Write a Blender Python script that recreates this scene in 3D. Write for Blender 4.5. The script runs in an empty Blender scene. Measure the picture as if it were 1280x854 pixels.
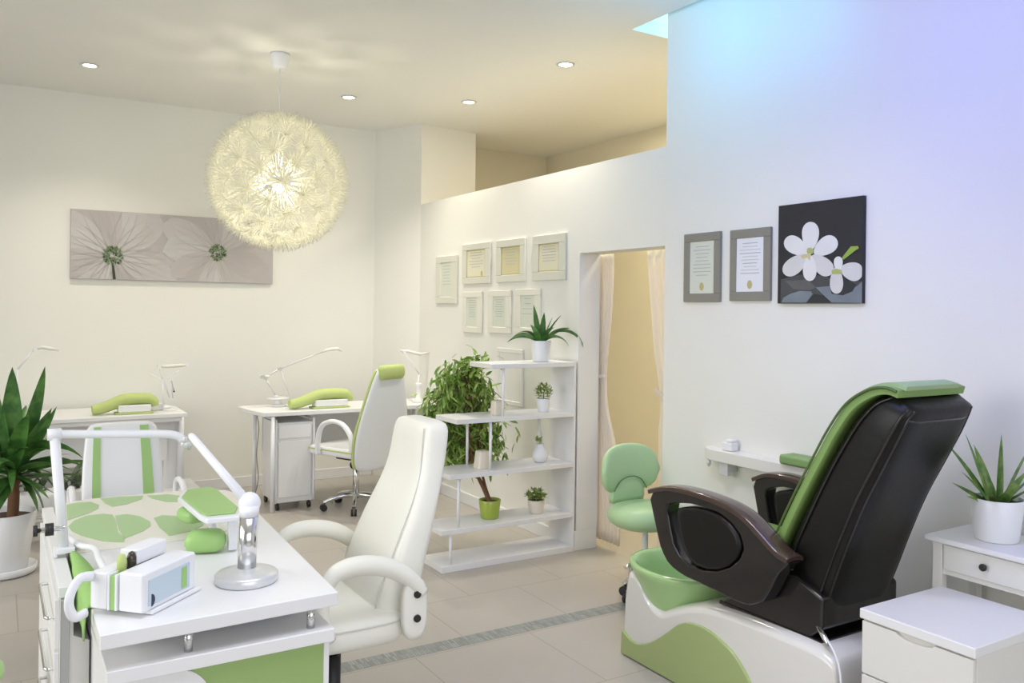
import bpy, bmesh, math, random
from mathutils import Vector, Matrix
random.seed(7)
C = bpy.context.scene.collection
PI = math.pi
V = Vector
# ------------------------------------------------------------------ camera
CAM_H = 1.55; FPX = 1046.0; ROLL = .0125; PPX, PPY = 640.0, 388.0
YAW = math.atan2(.522, .853)
c_f = V((math.sin(YAW), math.cos(YAW), 0)); c_0 = V((math.cos(YAW), -math.sin(YAW), 0)); c_z = V((0, 0, 1))
c_r = c_0*math.cos(ROLL) + c_z*math.sin(ROLL); c_u = -c_0*math.sin(ROLL) + c_z*math.cos(ROLL)
cd = bpy.data.cameras.new('camera'); cam = bpy.data.objects.new('camera', cd); C.objects.link(cam)
M = Matrix.Identity(4)
for i in range(3):
    M[i][0] = c_r[i]; M[i][1] = c_u[i]; M[i][2] = -c_f[i]; M[i][3] = (0, 0, CAM_H)[i]
cam.matrix_world = M
cd.sensor_width = 36; cd.lens = 36*FPX/1280; cd.shift_y = -(427-PPY)/1280; cd.clip_start = .02
bpy.context.scene.camera = cam
# points of real surfaces read off the photograph (survey of the room)
def ray(px, py): return c_f + c_r*((px-PPX)/FPX) + c_u*((PPY-py)/FPX)
def pz(px, py, z=0.):
    d = ray(px, py); return V((0, 0, CAM_H)) + d*((z-CAM_H)/d.z)
def pX(px, py, x):
    d = ray(px, py); return V((0, 0, CAM_H)) + d*(x/d.x)
def pY(px, py, y):
    d = ray(px, py); return V((0, 0, CAM_H)) + d*(y/d.y)
# ------------------------------------------------------------------ world, light, exposure
sc = bpy.context.scene
sc.view_settings.view_transform = 'Standard'; sc.view_settings.look = 'None'
sc.view_settings.gamma = 1; sc.view_settings.use_curve_mapping = False
sc.view_settings.exposure = .0
w = bpy.data.worlds.new('world'); sc.world = w; w.use_nodes = True
w.node_tree.nodes['Background'].inputs[0].default_value = (.85, .9, 1, 1)
w.node_tree.nodes['Background'].inputs[1].default_value = .68
ROOM_L, ROOM_N, WALL_C, WALL_B, WALL_A, CEIL = -3.2, -2.6, 7.36, 3.195, 3.2, 3.205
COVE_X, COVE_Y = 3.14, 3.83
def area(name, loc, aim, sx, sy, power, col, spread=180):
    l = bpy.data.lights.new(name, 'AREA'); l.shape = 'RECTANGLE'; l.size = sx; l.size_y = sy; l.energy = power; l.color = col; l.spread = math.radians(spread)
    o = bpy.data.objects.new(name, l); C.objects.link(o); o.location = loc
    o.rotation_euler = (V(aim)-V(loc)).to_track_quat('-Z', 'Y').to_euler(); return o
area('window_daylight', (.3, ROOM_N-.25, 1.9), (.6, 3, -.8), 4.6, 2.4, 44, (.93, .94, 1.0), 120)
area('side_window_daylight', (ROOM_L-.25, 3.3, 1.9), (2, 3.7, -.6), 4.4, 2.2, 69, (1.0, .985, .955), 125)
area('cove_led', (3.35, 3.35, 3.60), (3.30, 3.83, 3.35), .5, .3, 12, (.25, .80, 1.0))
area('blue_led_trough', (2.35, 1.75, 3.17), (3.18, 1.9, 2.75), .4, 2.7, 20, (.05, .12, 1.0))  # added blue fill out of view, tints the upper right wall
area('cyan_led_trough', (2.66, 3.02, 3.17), (3.18, 3.45, 3.0), .3, .5, 4.8, (.03, .52, 1.0))  # added cyan fill out of view, for the glow at the wall top
area('cyan_led_trough_near', (2.90, 2.55, 3.17), (3.18, 2.7, 3.05), .12, .9, 1.6, (.03, .45, 1.0))  # second added cyan fill, closer to the camera, no real fitting
area('overhead_lamp', (.7, 1.5, 3.17), (.7, 1.5, 0), 2.0, 1.6, 19, (.84, .87, 1.0), 110)  # unseen fill added to light desk and chair from above
area('wall_washer', (1.5, 2.3, 3.17), (3.2, 2.7, .4), .5, .5, 6, (1.0, .96, .90), 76)  # unseen fill added to brighten the lower part of the right wall

# ------------------------------------------------------------------ materials
def pbr(name, col, rough=.5, metal=0., noise=0., nscale=8., bump=0., coat=0., trans=0., sub=0.):
    m = bpy.data.materials.new(name); m.use_nodes = True
    nt = m.node_tree; b = nt.nodes['Principled BSDF']
    b.inputs['Base Color'].default_value = (*col, 1); b.inputs['Roughness'].default_value = rough; b.inputs['Metallic'].default_value = metal
    if coat: b.inputs['Coat Weight'].default_value = coat; b.inputs['Coat Roughness'].default_value = .08
    if trans: b.inputs['Transmission Weight'].default_value = trans
    tc = nt.nodes.new('ShaderNodeTexCoord')
    n = nt.nodes.new('ShaderNodeTexNoise'); n.inputs['Scale'].default_value = nscale; n.inputs['Detail'].default_value = 4
    nt.links.new(tc.outputs['Object'], n.inputs['Vector'])
    r = nt.nodes.new('ShaderNodeMapRange'); r.inputs[3].default_value = 1-max(noise, .015); r.inputs[4].default_value = 1.0+max(noise, .015)*.3
    nt.links.new(n.outputs[0], r.inputs[0])
    mx = nt.nodes.new('ShaderNodeVectorMath'); mx.operation = 'SCALE'; mx.inputs[0].default_value = col
    nt.links.new(r.outputs[0], mx.inputs['Scale']); nt.links.new(mx.outputs[0], b.inputs['Base Color'])
    if bump:
        bp = nt.nodes.new('ShaderNodeBump'); bp.inputs['Strength'].default_value = bump; bp.inputs['Distance'].default_value = .004
        nt.links.new(n.outputs[0], bp.inputs['Height']); nt.links.new(bp.outputs[0], b.inputs['Normal'])
    return m
def emit(name, col, s):
    m = bpy.data.materials.new(name); m.use_nodes = True; nt = m.node_tree; nt.nodes.clear()
    e = nt.nodes.new('ShaderNodeEmission'); e.inputs[0].default_value = (*col, 1); e.inputs[1].default_value = s
    o = nt.nodes.new('ShaderNodeOutputMaterial'); nt.links.new(e.outputs[0], o.inputs[0]); return m
def cloth(name, col, tr=.5):
    m = bpy.data.materials.new(name); m.use_nodes = True; nt = m.node_tree; nt.nodes.clear()
    d = nt.nodes.new('ShaderNodeBsdfDiffuse'); d.inputs[0].default_value = (*col, 1)
    t = nt.nodes.new('ShaderNodeBsdfTranslucent'); t.inputs[0].default_value = (*col, 1)
    x = nt.nodes.new('ShaderNodeMixShader'); x.inputs[0].default_value = tr
    o = nt.nodes.new('ShaderNodeOutputMaterial')
    nt.links.new(d.outputs[0], x.inputs[1]); nt.links.new(t.outputs[0], x.inputs[2]); nt.links.new(x.outputs[0], o.inputs[0]); return m
def leafmat(name, c1, c2, rough=.35, scale=14):
    m = pbr(name, c1, rough); nt = m.node_tree; b = nt.nodes['Principled BSDF']
    n = nt.nodes.new('ShaderNodeTexNoise'); n.inputs['Scale'].default_value = scale
    g = nt.nodes.new('ShaderNodeTexCoord'); nt.links.new(g.outputs['Object'], n.inputs['Vector'])
    cr = nt.nodes.new('ShaderNodeValToRGB'); cr.color_ramp.elements[0].position = .38; cr.color_ramp.elements[1].position = .62
    cr.color_ramp.elements[0].color = (*c1, 1); cr.color_ramp.elements[1].color = (*c2, 1)
    nt.links.new(n.outputs[0], cr.inputs[0]); nt.links.new(cr.outputs[0], b.inputs['Base Color']); return m
WALLP = pbr('wall_paint', (.83, .825, .765), .85, noise=.02, nscale=3, bump=.03)
CEILP = pbr('ceiling_paint', (.87, .865, .82), .9, noise=.02, nscale=2)
HALLP = pbr('hall_paint', (.74, .69, .54), .85, noise=.03, nscale=3)
WHITE = pbr('white_lacquer', (.85, .85, .845), .35, noise=.015, nscale=5)
WHITE2 = pbr('white_painted_metal', (.86, .87, .89), .3)
CREAM = pbr('cream_lacquer', (.80, .79, .74), .4, noise=.02)
LEATH = pbr('white_leather', (.88, .87, .77), .42, noise=.02, nscale=60, bump=.12)
SEAM = pbr('leather_seam', (.66, .66, .60), .6)
GREENL = pbr('green_leather', (.46, .66, .36), .38, noise=.04, nscale=40, bump=.1)
GREEN = pbr('green_vinyl', (.36, .60, .20), .4, noise=.05, nscale=9)
GREENP = pbr('green_panel', (.33, .48, .17), .4, noise=.03)
GREENT = pbr('green_tub', (.42, .66, .28), .14, coat=.6)
GREENW = pbr('green_gloss_panel', (.40, .50, .20), .2, coat=.5)
SHELL = pbr('white_gloss_shell', (.82, .81, .76), .16, coat=.6)
LIME = pbr('lime_fabric', (.52, .62, .22), .7, noise=.08, nscale=20)
OLIVE = pbr('olive_green_cover', (.22, .36, .10), .5, noise=.06, nscale=30, bump=.1)
CHROME = pbr('chrome', (.78, .78, .77), .16, 1)
STEEL = pbr('brushed_steel', (.45, .46, .46), .35, 1)
SILVER = pbr('silver_paint', (.72, .73, .73), .3, .35)
BLACKL = pbr('black_leather', (.009, .0085, .0075), .36, noise=.1, nscale=50, bump=.15)
BLACKL.node_tree.nodes['Principled BSDF'].inputs['Specular IOR Level'].default_value = .3
BLACKG = pbr('black_gloss_plastic', (.014, .012, .011), .2, coat=.4)
BROWNG = pbr('dark_brown_gloss', (.06, .035, .028), .2, coat=.5)
BLACKP = pbr('black_plastic', (.02, .02, .022), .5)
GREYF = pbr('grey_frame', (.25, .24, .20), .5, noise=.03)
PAPERG = pbr('greenish_paper', (.68, .71, .61), .6)
PAPERW = pbr('white_paper', (.80, .81, .84), .6)
PAPERC = pbr('cream_paper', (.75, .72, .55), .6)
INK = pbr('grey_ink', (.46, .51, .49), .7)
INKL = pbr('pale_ink', (.60, .62, .60), .7)
GOLD = pbr('gold_line', (.50, .44, .20), .45)
POT = pbr('white_ceramic', (.83, .84, .85), .3)
POTC = pbr('cream_ceramic', (.80, .74, .62), .45)
POTG = pbr('lime_pot_glaze', (.36, .46, .06), .3, coat=.3)
SOIL = pbr('soil', (.10, .07, .05), .95, noise=.5, nscale=60)
BARK = pbr('bark', (.20, .10, .05), .85, noise=.4, nscale=25, bump=.4)
LEAFD = leafmat('dark_leaf', (.035, .12, .025), (.10, .25, .05))
LEAFF = leafmat('ficus_leaf', (.15, .31, .04), (.38, .50, .13), scale=26)
LEAFL = leafmat('light_leaf', (.18, .30, .05), (.38, .48, .14), scale=60)
LEAFA = leafmat('aloe_leaf', (.10, .22, .05), (.22, .34, .08), scale=30)
LEAFK = leafmat('dim_leaf', (.06, .09, .05), (.16, .20, .12), scale=16)
CURT = cloth('sheer_curtain', (.93, .90, .86), .55)
TOWEL = pbr('green_towel', (.34, .58, .18), .9, noise=.1, nscale=30, bump=.3)
GLASS = pbr('clear_glass', (1, 1, 1), .03, trans=1.0)
PETAL = cloth('paper_petal', (.90, .89, .80), .62)
DARKM = pbr('dark_bronze', (.05, .045, .04), .4, .6)
# floor: large porcelain tiles and a mosaic strip
def floor_mat():
    m = bpy.data.materials.new('porcelain_tiles'); m.use_nodes = True; nt = m.node_tree; b = nt.nodes['Principled BSDF']
    L = nt.links.new; N = nt.nodes.new
    g = N('ShaderNodeTexCoord'); mp = N('ShaderNodeMapping'); mp.inputs['Location'].default_value = (-.09, -.38, 0)
    L(g.outputs['Object'], mp.inputs[0])
    br = N('ShaderNodeTexBrick'); br.offset = .5; br.inputs['Scale'].default_value = 1
    br.inputs['Brick Width'].default_value = .6; br.inputs['Row Height'].default_value = .6
    br.inputs['Mortar Size'].default_value = .003; br.inputs['Mortar Smooth'].default_value = .3
    br.inputs['Color1'].default_value = (.475, .44, .395, 1); br.inputs['Color2'].default_value = (.455, .42, .375, 1); br.inputs['Mortar'].default_value = (.33, .30, .26, 1)
    L(mp.outputs[0], br.inputs['Vector'])
    no = N('ShaderNodeTexNoise'); no.inputs['Scale'].default_value = 2.3; no.inputs['Detail'].default_value = 6; L(g.outputs['Object'], no.inputs['Vector'])
    mr = N('ShaderNodeMapRange'); mr.inputs[3].default_value = .93; mr.inputs[4].default_value = 1.06; L(no.outputs[0], mr.inputs[0])
    sc_ = N('ShaderNodeVectorMath'); sc_.operation = 'SCALE'; L(br.outputs[0], sc_.inputs[0]); L(mr.outputs[0], sc_.inputs['Scale'])
    # strip
    b2 = N('ShaderNodeTexBrick'); b2.offset = .37; b2.inputs['Scale'].default_value = 1; b2.inputs['Brick Width'].default_value = .013; b2.inputs['Row Height'].default_value = .05
    b2.inputs['Mortar Size'].default_value = .0018; b2.inputs['Color1'].default_value = (.22, .24, .225, 1); b2.inputs['Color2'].default_value = (.36, .385, .365, 1); b2.inputs['Mortar'].default_value = (.24, .24, .22, 1)
    L(g.outputs['Object'], b2.inputs['Vector'])
    sp = N('ShaderNodeSeparateXYZ'); L(g.outputs['Object'], sp.inputs[0])
    a1 = N('ShaderNodeMath'); a1.operation = 'SUBTRACT'; a1.inputs[1].default_value = 3.445; L(sp.outputs[1], a1.inputs[0])
    a2 = N('ShaderNodeMath'); a2.operation = 'ABSOLUTE'; L(a1.outputs[0], a2.inputs[0])
    a3 = N('ShaderNodeMath'); a3.operation = 'LESS_THAN'; a3.inputs[1].default_value = .052; L(a2.outputs[0], a3.inputs[0])
    mx = N('ShaderNodeMix'); mx.data_type = 'RGBA'; L(a3.outputs[0], mx.inputs[0]); L(sc_.outputs[0], mx.inputs[6]); L(b2.outputs[0], mx.inputs[7])
    L(mx.outputs[2], b.inputs['Base Color']); b.inputs['Roughness'].default_value = .38
    return m
FLOOR = floor_mat()
# ------------------------------------------------------------------ mesh helpers (each returns geometry in a bmesh)
def BM(): return bmesh.new()
def box(bm, x0, x1, y0, y1, z0, z1, mi=0, mat=None):
    vs = [bm.verts.new(p) for p in [(x0,y0,z0),(x1,y0,z0),(x1,y1,z0),(x0,y1,z0),(x0,y0,z1),(x1,y0,z1),(x1,y1,z1),(x0,y1,z1)]]
    if mat is not None:
        for v in vs: v.co = mat @ v.co
    for f in [(0,3,2,1),(4,5,6,7),(0,1,5,4),(1,2,6,5),(2,3,7,6),(3,0,4,7)]:
        fc = bm.faces.new([vs[i] for i in f]); fc.material_index = mi
    return vs
def prism(bm, pts, d, mi=0):
    """pts: closed 3-D outline, extruded along vector d"""
    d = V(d); a = [bm.verts.new(V(p)) for p in pts]; b = [bm.verts.new(V(p)+d) for p in pts]
    n = len(pts)
    for f in (a[::-1], b): 
        fc = bm.faces.new(f); fc.material_index = mi
    for i in range(n):
        fc = bm.faces.new((a[i], a[(i+1)%n], b[(i+1)%n], b[i])); fc.material_index = mi
def frame(t):
    t = V(t).normalized(); a = V((0,0,1)) if abs(t.z) < .9 else V((1,0,0))
    u = t.cross(a).normalized(); return u, t.cross(u).normalized()
def tube(bm, pts, r, n=10, mi=0, sy=1.0):
    """round bar through points; r one radius or a list"""
    pts = [V(p) for p in pts]; rs = r if isinstance(r, (list, tuple)) else [r]*len(pts)
    rings = []; u = None
    for i, p in enumerate(pts):
        t = (pts[min(i+1, len(pts)-1)] - pts[max(i-1, 0)]).normalized()
        if u is None: u, v = frame(t)
        else:
            u = (u - t*u.dot(t)).normalized(); v = t.cross(u).normalized()
        rings.append([bm.verts.new(p + u*math.cos(2*PI*k/n)*rs[i] + v*math.sin(2*PI*k/n)*rs[i]*sy) for k in range(n)])
    for a, b in zip(rings, rings[1:]):
        for k in range(n):
            f = bm.faces.new((a[k], a[(k+1)%n], b[(k+1)%n], b[k])); f.material_index = mi; f.smooth = True
    for rg in (rings[0][::-1], rings[-1]):
        f = bm.faces.new(rg); f.material_index = mi
def smooth_path(pts, n=6):
    pts = [V(p) for p in pts]; out = []
    P = [pts[0]] + pts + [pts[-1]]
    for i in range(1, len(P)-2):
        for k in range(n):
            t = k/n; a, b, c, d = P[i-1], P[i], P[i+1], P[i+2]
            out.append(.5*((2*b) + (c-a)*t + (2*a-5*b+4*c-d)*t*t + (3*b-a-3*c+d)*t**3))
    out.append(pts[-1]); return out
def lathe(bm, c, prof, n=32, mi=0, sx=1., sy=1.):
    """prof: list of (r,z) from bottom to top about a vertical axis at c"""
    c = V(c); rings = []
    for r, z in prof:
        if r < 1e-5: rings.append([bm.verts.new(c+V((0,0,z)))])
        else: rings.append([bm.verts.new(c+V((r*sx*math.cos(2*PI*k/n), r*sy*math.sin(2*PI*k/n), z))) for k in range(n)])
    for a, b in zip(rings, rings[1:]):
        for k in range(n):
            q = [a[k%len(a)], a[(k+1)%len(a)], b[(k+1)%len(b)], b[k%len(b)]]
            u = []
            for x in q:
                if x not in u: u.append(x)
            if len(u) > 2:
                f = bm.faces.new(u); f.material_index = mi; f.smooth = True
    for rg in (rings[0][::-1], rings[-1]):
        if len(rg) > 2:
            f = bm.faces.new(rg); f.material_index = mi
def loft(bm, secs, n=28, mi=0, e=3.0, cap=True):
    """secs: (centre, half-axis u, half-axis v): superellipse rings joined into one padded form"""
    rings = []
    for c, u, v in secs:
        c, u, v = V(c), V(u), V(v); rg = []
        for k in range(n):
            a = 2*PI*k/n; ca, sa = math.cos(a), math.sin(a)
            rg.append(bm.verts.new(c + u*math.copysign(abs(ca)**(2/e), ca) + v*math.copysign(abs(sa)**(2/e), sa)))
        rings.append(rg)
    for a, b in zip(rings, rings[1:]):
        for k in range(n):
            f = bm.faces.new((a[k], a[(k+1)%n], b[(k+1)%n], b[k])); f.material_index = mi; f.smooth = True
    if cap:
        for rg, s in ((rings[0], secs[0]), (rings[-1], secs[-1])):
            cv = bm.verts.new(V(s[0]))
            for k in range(n):
                f = bm.faces.new((rg[k], rg[(k+1)%n], cv)); f.material_index = mi; f.smooth = True
def pillow(bm, c, hx, hy, hz, rot=0, e=3.2, mi=0, rings=7):
    """rounded cushion lying flat"""
    R_ = Matrix.Rotation(rot, 3, 'Z'); s = []
    for i in range(rings+1):
        t = -PI/2 + PI*i/rings
        q = max(math.cos(t), .02)**.45; s.append((V(c)+V((0,0,hz*math.sin(t))), R_@V((hx*q,0,0)), R_@V((0,hy*q,0))))
    loft(bm, s, e=e, mi=mi)
def ball(bm, c, r, mi=0, s=(1,1,1), n=14):
    lathe(bm, c, [(r*math.sin(PI*i/n)*1.0, -r*math.cos(PI*i/n)*s[2]) for i in range(n+1)], n=20, mi=mi, sx=s[0], sy=s[1])
def leaf(bm, p, yaw, pitch, L, W, droop, n=8, mi=0, fold=.25, tipw=0., twist=0., wpos=.4, roll=0.):
    """one arching blade: starts at p, climbs at pitch, bends down by droop"""
    p = V(p).copy(); pt = pitch; prev = None; out = V((math.cos(yaw), math.sin(yaw), 0)); side = V((-math.sin(yaw), math.cos(yaw), 0))
    for i in range(n+1):
        t = i/n
        wd = W*(max(0., math.sin(PI*min(1, (t*(1-wpos)/wpos if t < wpos else 0)+0)/2)) if False else 1)
        if t < wpos: k = .35+.65*math.sin(PI/2*t/wpos)
        else: k = math.cos(PI/2*(t-wpos)/(1-wpos))**.8 if t < 1 else 0
        wd = W*max(k, tipw)
        d = out*math.cos(pt) + V((0,0,math.sin(pt))); nn = d.cross(side).normalized()*-1
        ss = (side*math.cos(roll+twist*t)+nn*math.sin(roll+twist*t)); n2 = d.cross(ss).normalized()*-1
        row = [bm.verts.new(p - ss*wd/2 + n2*wd*fold*.5), bm.verts.new(p), bm.verts.new(p + ss*wd/2 + n2*wd*fold*.5)]
        if prev:
            for k2 in range(2):
                f = bm.faces.new((prev[k2], prev[k2+1], row[k2+1], row[k2])); f.material_index = mi; f.smooth = True
        prev = row; p = p + d*(L/n); pt -= droop/n
def obj(name, bm, mats, parent=None, bevel=0., seg=2, solid=0., sub=0, local=False, origin=None):
    bmesh.ops.recalc_face_normals(bm, faces=bm.faces)
    if parent is not None and not local:
        off = -parent.location
    elif origin is not None: off = -V(origin)
    elif parent is None and not local:
        xs = [v.co for v in bm.verts]
        lo = V([min(c[i] for c in xs) for i in range(3)]); hi = V([max(c[i] for c in xs) for i in range(3)])
        off = -V(((lo.x+hi.x)/2, (lo.y+hi.y)/2, lo.z))
    else: off = V((0,0,0))
    if name.startswith(('wall', 'floor', 'ceiling')): off = V((0,0,0))
    for v in bm.verts: v.co += off
    me = bpy.data.meshes.new(name); bm.to_mesh(me); bm.free()
    for m in (mats if isinstance(mats, (list, tuple)) else [mats]): me.materials.append(m)
    o = bpy.data.objects.new(name, me); C.objects.link(o)
    if parent is not None: o.parent = parent
    elif not local: o.location = -off
    if sub:
        s = o.modifiers.new('s', 'SUBSURF'); s.levels = sub; s.render_levels = sub
    if solid:
        s = o.modifiers.new('t', 'SOLIDIFY'); s.thickness = solid; s.offset = 0
    if bevel:
        b = o.modifiers.new('b', 'BEVEL'); b.width = bevel; b.segments = seg; b.limit_method = 'ANGLE'; b.angle_limit = math.radians(40)
        for f in me.polygons: f.use_smooth = True
        b.harden_normals = True
    return o
def child(o, name, bm, mats, **k):
    """a sub-part: geometry given in world coordinates under part o (whose own parent is an empty)"""
    base = (o.parent.location if o.parent else o.location)
    for v in bm.verts: v.co -= base
    return obj(name, bm, mats, o, local=True, **k)
def tag(o, label=None, cat=None, group=None, kind=None):
    if label: o['label'] = label
    if cat: o['category'] = cat
    if group: o['group'] = group
    if kind: o['kind'] = kind
    return o
def thing(name, label, cat, loc, rz=0, group=None):
    o = bpy.data.objects.new(name, None); C.objects.link(o); o.location = loc; o.rotation_euler = (0, 0, rz); o.empty_display_size = .1
    return tag(o, label, cat, group)
def copy_thing(o, loc, rz=None, label=None):
    c = o.copy(); C.objects.link(c); c.location = loc
    if rz is not None: c.rotation_euler = (0, 0, rz)
    if label: c['label'] = label
    for ch in list(o.children):
        d = ch.copy(); C.objects.link(d); d.parent = c
        for g in list(ch.children):
            e = g.copy(); C.objects.link(e); e.parent = d
    return c
def struct(name, bm, m, parent=None, **k):
    o = obj(name, bm, m, parent, **k)
    if parent is None: o['kind'] = 'structure'
    return o
# ================================================================== THE ROOM
T = .12
b = BM(); box(b, ROOM_L-T, 6.2, ROOM_N-T, 8.9, -.1, 0); struct('floor', b, FLOOR)
# ceiling with the raised cove by wall A
b = BM()
box(b, ROOM_L-T, COVE_X, ROOM_N-T, 8.9, CEIL, CEIL+.06)
box(b, COVE_X, 6.2, COVE_Y, 8.9, CEIL, CEIL+.06)
struct('ceiling', b, CEILP)
b = BM(); box(b, COVE_X-.5, 4.6, ROOM_N, COVE_Y+.1, CEIL+.5, CEIL+.56); struct('ceiling_cove', b, WALLP)
b = BM(); box(b, COVE_X, 4.6, COVE_Y+.001, COVE_Y+.05, CEIL+.06, CEIL+.5); box(b, COVE_X-.55, COVE_X-.5, ROOM_N, COVE_Y+.1, CEIL+.06, CEIL+.5)
struct('wall_cove', b, WALLP)
b = BM(); box(b, ROOM_L-T, 3.02, WALL_C, WALL_C+T, 0, CEIL); struct('wall_far', b, WALLP)
# pillar in the far corner: the room side runs to the start of the half-height partition
b = BM()
prism(b, [(2.986, WALL_C+T, 0), (2.986, WALL_C, 0), (WALL_B, 6.80, 0), (3.80, 6.90, 0), (3.80, WALL_C+T, 0)], (0, 0, CEIL))
struct('wall_pillar', b, WALLP)
# partition with doorway (y 3.3..4.40), 1.92 high opening
DY1, DH, PT = 4.400, 1.925, .16
b = BM()
box(b, WALL_B, WALL_B+PT, DY1, 6.80, 0, 2.485)
box(b, WALL_B, WALL_B+PT, 3.45, DY1, DH, 2.485)
struct('wall_partition', b, WALLP)
ya = pX(834, 300, WALL_A).y
b = BM(); box(b, WALL_A-.02, WALL_A+.16, ROOM_N, 3.56, 0, CEIL+.5); struct('wall_right', b, WALLP)
b = BM(); box(b, 5.0, 5.0+T, 2.4, 8.9, 0, CEIL); box(b, 3.36, 5.0, 2.4, 2.4+T, 0, CEIL); box(b, 3.8, 5.0, 7.5, 7.5+T, 0, CEIL)
struct('wall_hall', b, HALLP)
b = BM()
box(b, ROOM_L-T, ROOM_L, ROOM_N-T, .9, 0, CEIL); box(b, ROOM_L-T, ROOM_L, 5.3, WALL_C+T, 0, CEIL); box(b, ROOM_L-T, ROOM_L, .9, 5.3, 0, .5); box(b, ROOM_L-T, ROOM_L, .9, 5.3, 3.0, CEIL)
struct('wall_left', b, WALLP)
b = BM()
for y in (.9, 2.35, 3.8, 5.24): box(b, ROOM_L-.09, ROOM_L-.03, y, y+.06, .5, 3.0)
box(b, ROOM_L-.09, ROOM_L-.03, .9, 5.3, .5, .56); box(b, ROOM_L-.09, ROOM_L-.03, .9, 5.3, 2.94, 3.0)
struct('window_2', b, WHITE)
b = BM()
box(b, ROOM_L, -2.1, ROOM_N-T, ROOM_N, 0, CEIL); box(b, 2.7, WALL_A+.1, ROOM_N-T, ROOM_N, 0, CEIL)
box(b, -2.1, 2.7, ROOM_N-T, ROOM_N, 0, .35); box(b, -2.1, 2.7, ROOM_N-T, ROOM_N, 3.0, CEIL)
struct('wall_near', b, WALLP)
b = BM()
for x in (-2.1, -.53, 1.07, 2.64): box(b, x, x+.06, ROOM_N-.09, ROOM_N-.03, .35, 3.0)
box(b, -2.1, 2.7, ROOM_N-.09, ROOM_N-.03, .35, .41); box(b, -2.1, 2.7, ROOM_N-.09, ROOM_N-.03, 2.94, 3.0)
struct('window_1', b, WHITE)
# baseboards
b = BM(); box(b, ROOM_L, 2.98, WALL_C-.018, WALL_C, 0, .09); struct('baseboard_far', b, WHITE, bevel=.003)
b = BM(); box(b, WALL_B-.016, WALL_B, DY1, 6.78, 0, .09); box(b, WALL_B-.016, WALL_B+PT, DY1-.016, DY1, 0, .13); struct('baseboard_partition', b, WHITE, bevel=.004)
b = BM(); box(b, WALL_A-.036, WALL_A-.02, ROOM_N, 3.56, 0, .09); struct('baseboard_right', b, WHITE, bevel=.003)
b = BM(); box(b, WALL_B-.004, WALL_B+PT+.004, DY1-.014, DY1+.0, .13, DH); struct('door_1', b, WHITE, bevel=.002)
# curtains in the doorway
def curtain(name, ys, label, yfun, ztop=DH, amp=.014, x0=3.395):
    b = BM(); prev = None; nz = 26; ny = 64
    for i in range(nz+1):
        z = .05 + (ztop-.05)*i/nz; ya_, yb_ = yfun(z); row = []
        for k in range(ny+1):
            t = k/ny
            row.append(b.verts.new((x0 + amp*math.sin(t*2*PI*8+.7*math.sin(z*2)) , ya_+(yb_-ya_)*t, z)))
        if prev:
            for k in range(ny):
                f = b.faces.new((prev[k], prev[k+1], row[k+1], row[k])); f.smooth = True
        prev = row
    return tag(obj(name, b, CURT, solid=.002), label, 'curtain')
def yl(z):
    s = math.exp(-((z-1.1)/.35)**2)
    return 4.50, 4.285+.07*s - (.09 if z < .9 else 0)*min(1, (.9-z)/.4)
def yr(z):
    s = math.exp(-((z-.98)/.4)**2); return 3.40, 3.955-.13*max(s, min(1, max(0, (1.9-z)/1.0))*.9)
cu = curtain('curtain', None, 'white sheer curtain at the left jamb of the doorway, reaching the floor', yl)
b = BM(); tube(b, [(3.372, 4.345, 1.13), (3.368, 4.40, 1.12), (3.375, 4.46, 1.13)], .012, 8); obj('tieback', b, CURT).parent = cu
bpy.context.view_layer.update()
for ch in cu.children: ch.location = ch.location - cu.location
cu = curtain('curtain', None, 'white sheer curtain swept to the right side of the doorway', yr)
b = BM(); tube(b, [(3.37, 3.84, 1.08), (3.365, 3.76, 1.04), (3.37, 3.66, 1.06)], .014, 8); obj('tieback', b, CURT).parent = cu
for ch in cu.children: ch.location = ch.location - cu.location
b = BM(); tube(b, [(3.43, 3.37, DH+.02), (3.43, 4.55, DH+.02)], .012, 10); tag(obj('curtain_rod', b, WHITE2), 'white rod across the top of the doorway carrying both sheer curtains', 'curtain rod')
# ================================================================== CEILING LIGHTS
def downlight(px, py, label, power):
    p = pz(px, py, CEIL)
    t = thing('recessed_downlight', label, 'ceiling light', (p.x, p.y, CEIL), 0, 'small recessed lights in the ceiling')
    b = BM(); lathe(b, (0,0,0), [(.045, .0), (.062, -.004), (.058, -.009), (.046, -.009), (.044, 0)], 28); obj('trim_ring', b, SILVER, t, local=True)
    b = BM(); lathe(b, (0,0,0), [(.0, -.0035), (.043, -.0035), (.043, -.001), (0, -.001)], 24); obj('lamp', b, emit('downlight_glow', (1, .93, .8), 30), t, local=True)
    l = bpy.data.lights.new('downlight', 'SPOT'); l.energy = power; l.color = (1, .92, .80); l.spot_size = math.radians(120); l.spot_blend = .9; l.shadow_soft_size = .04
    o = bpy.data.objects.new('downlight_beam', l); C.objects.link(o); o.location = (min(p.x, 3.06), p.y, CEIL-.02)
downlight(112, 81, 'recessed ceiling spotlight farthest left, above the long daisy canvas', 66)
downlight(436, 121, 'tiny recessed ceiling spotlight just right of the round pendant lamp', 68)
downlight(586, 127, 'bright recessed ceiling spotlight in front of the corner pillar', 70)
downlight(707, 80, 'largest recessed ceiling spotlight, nearest the doorway and the blue-lit wall', 74)
# hall lamp behind the partition
area('hall_light', (4.3, 4.3, 3.15), (4.3, 4.3, 0), .5, 2.5, 50, (1, .86, .62))
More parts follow.
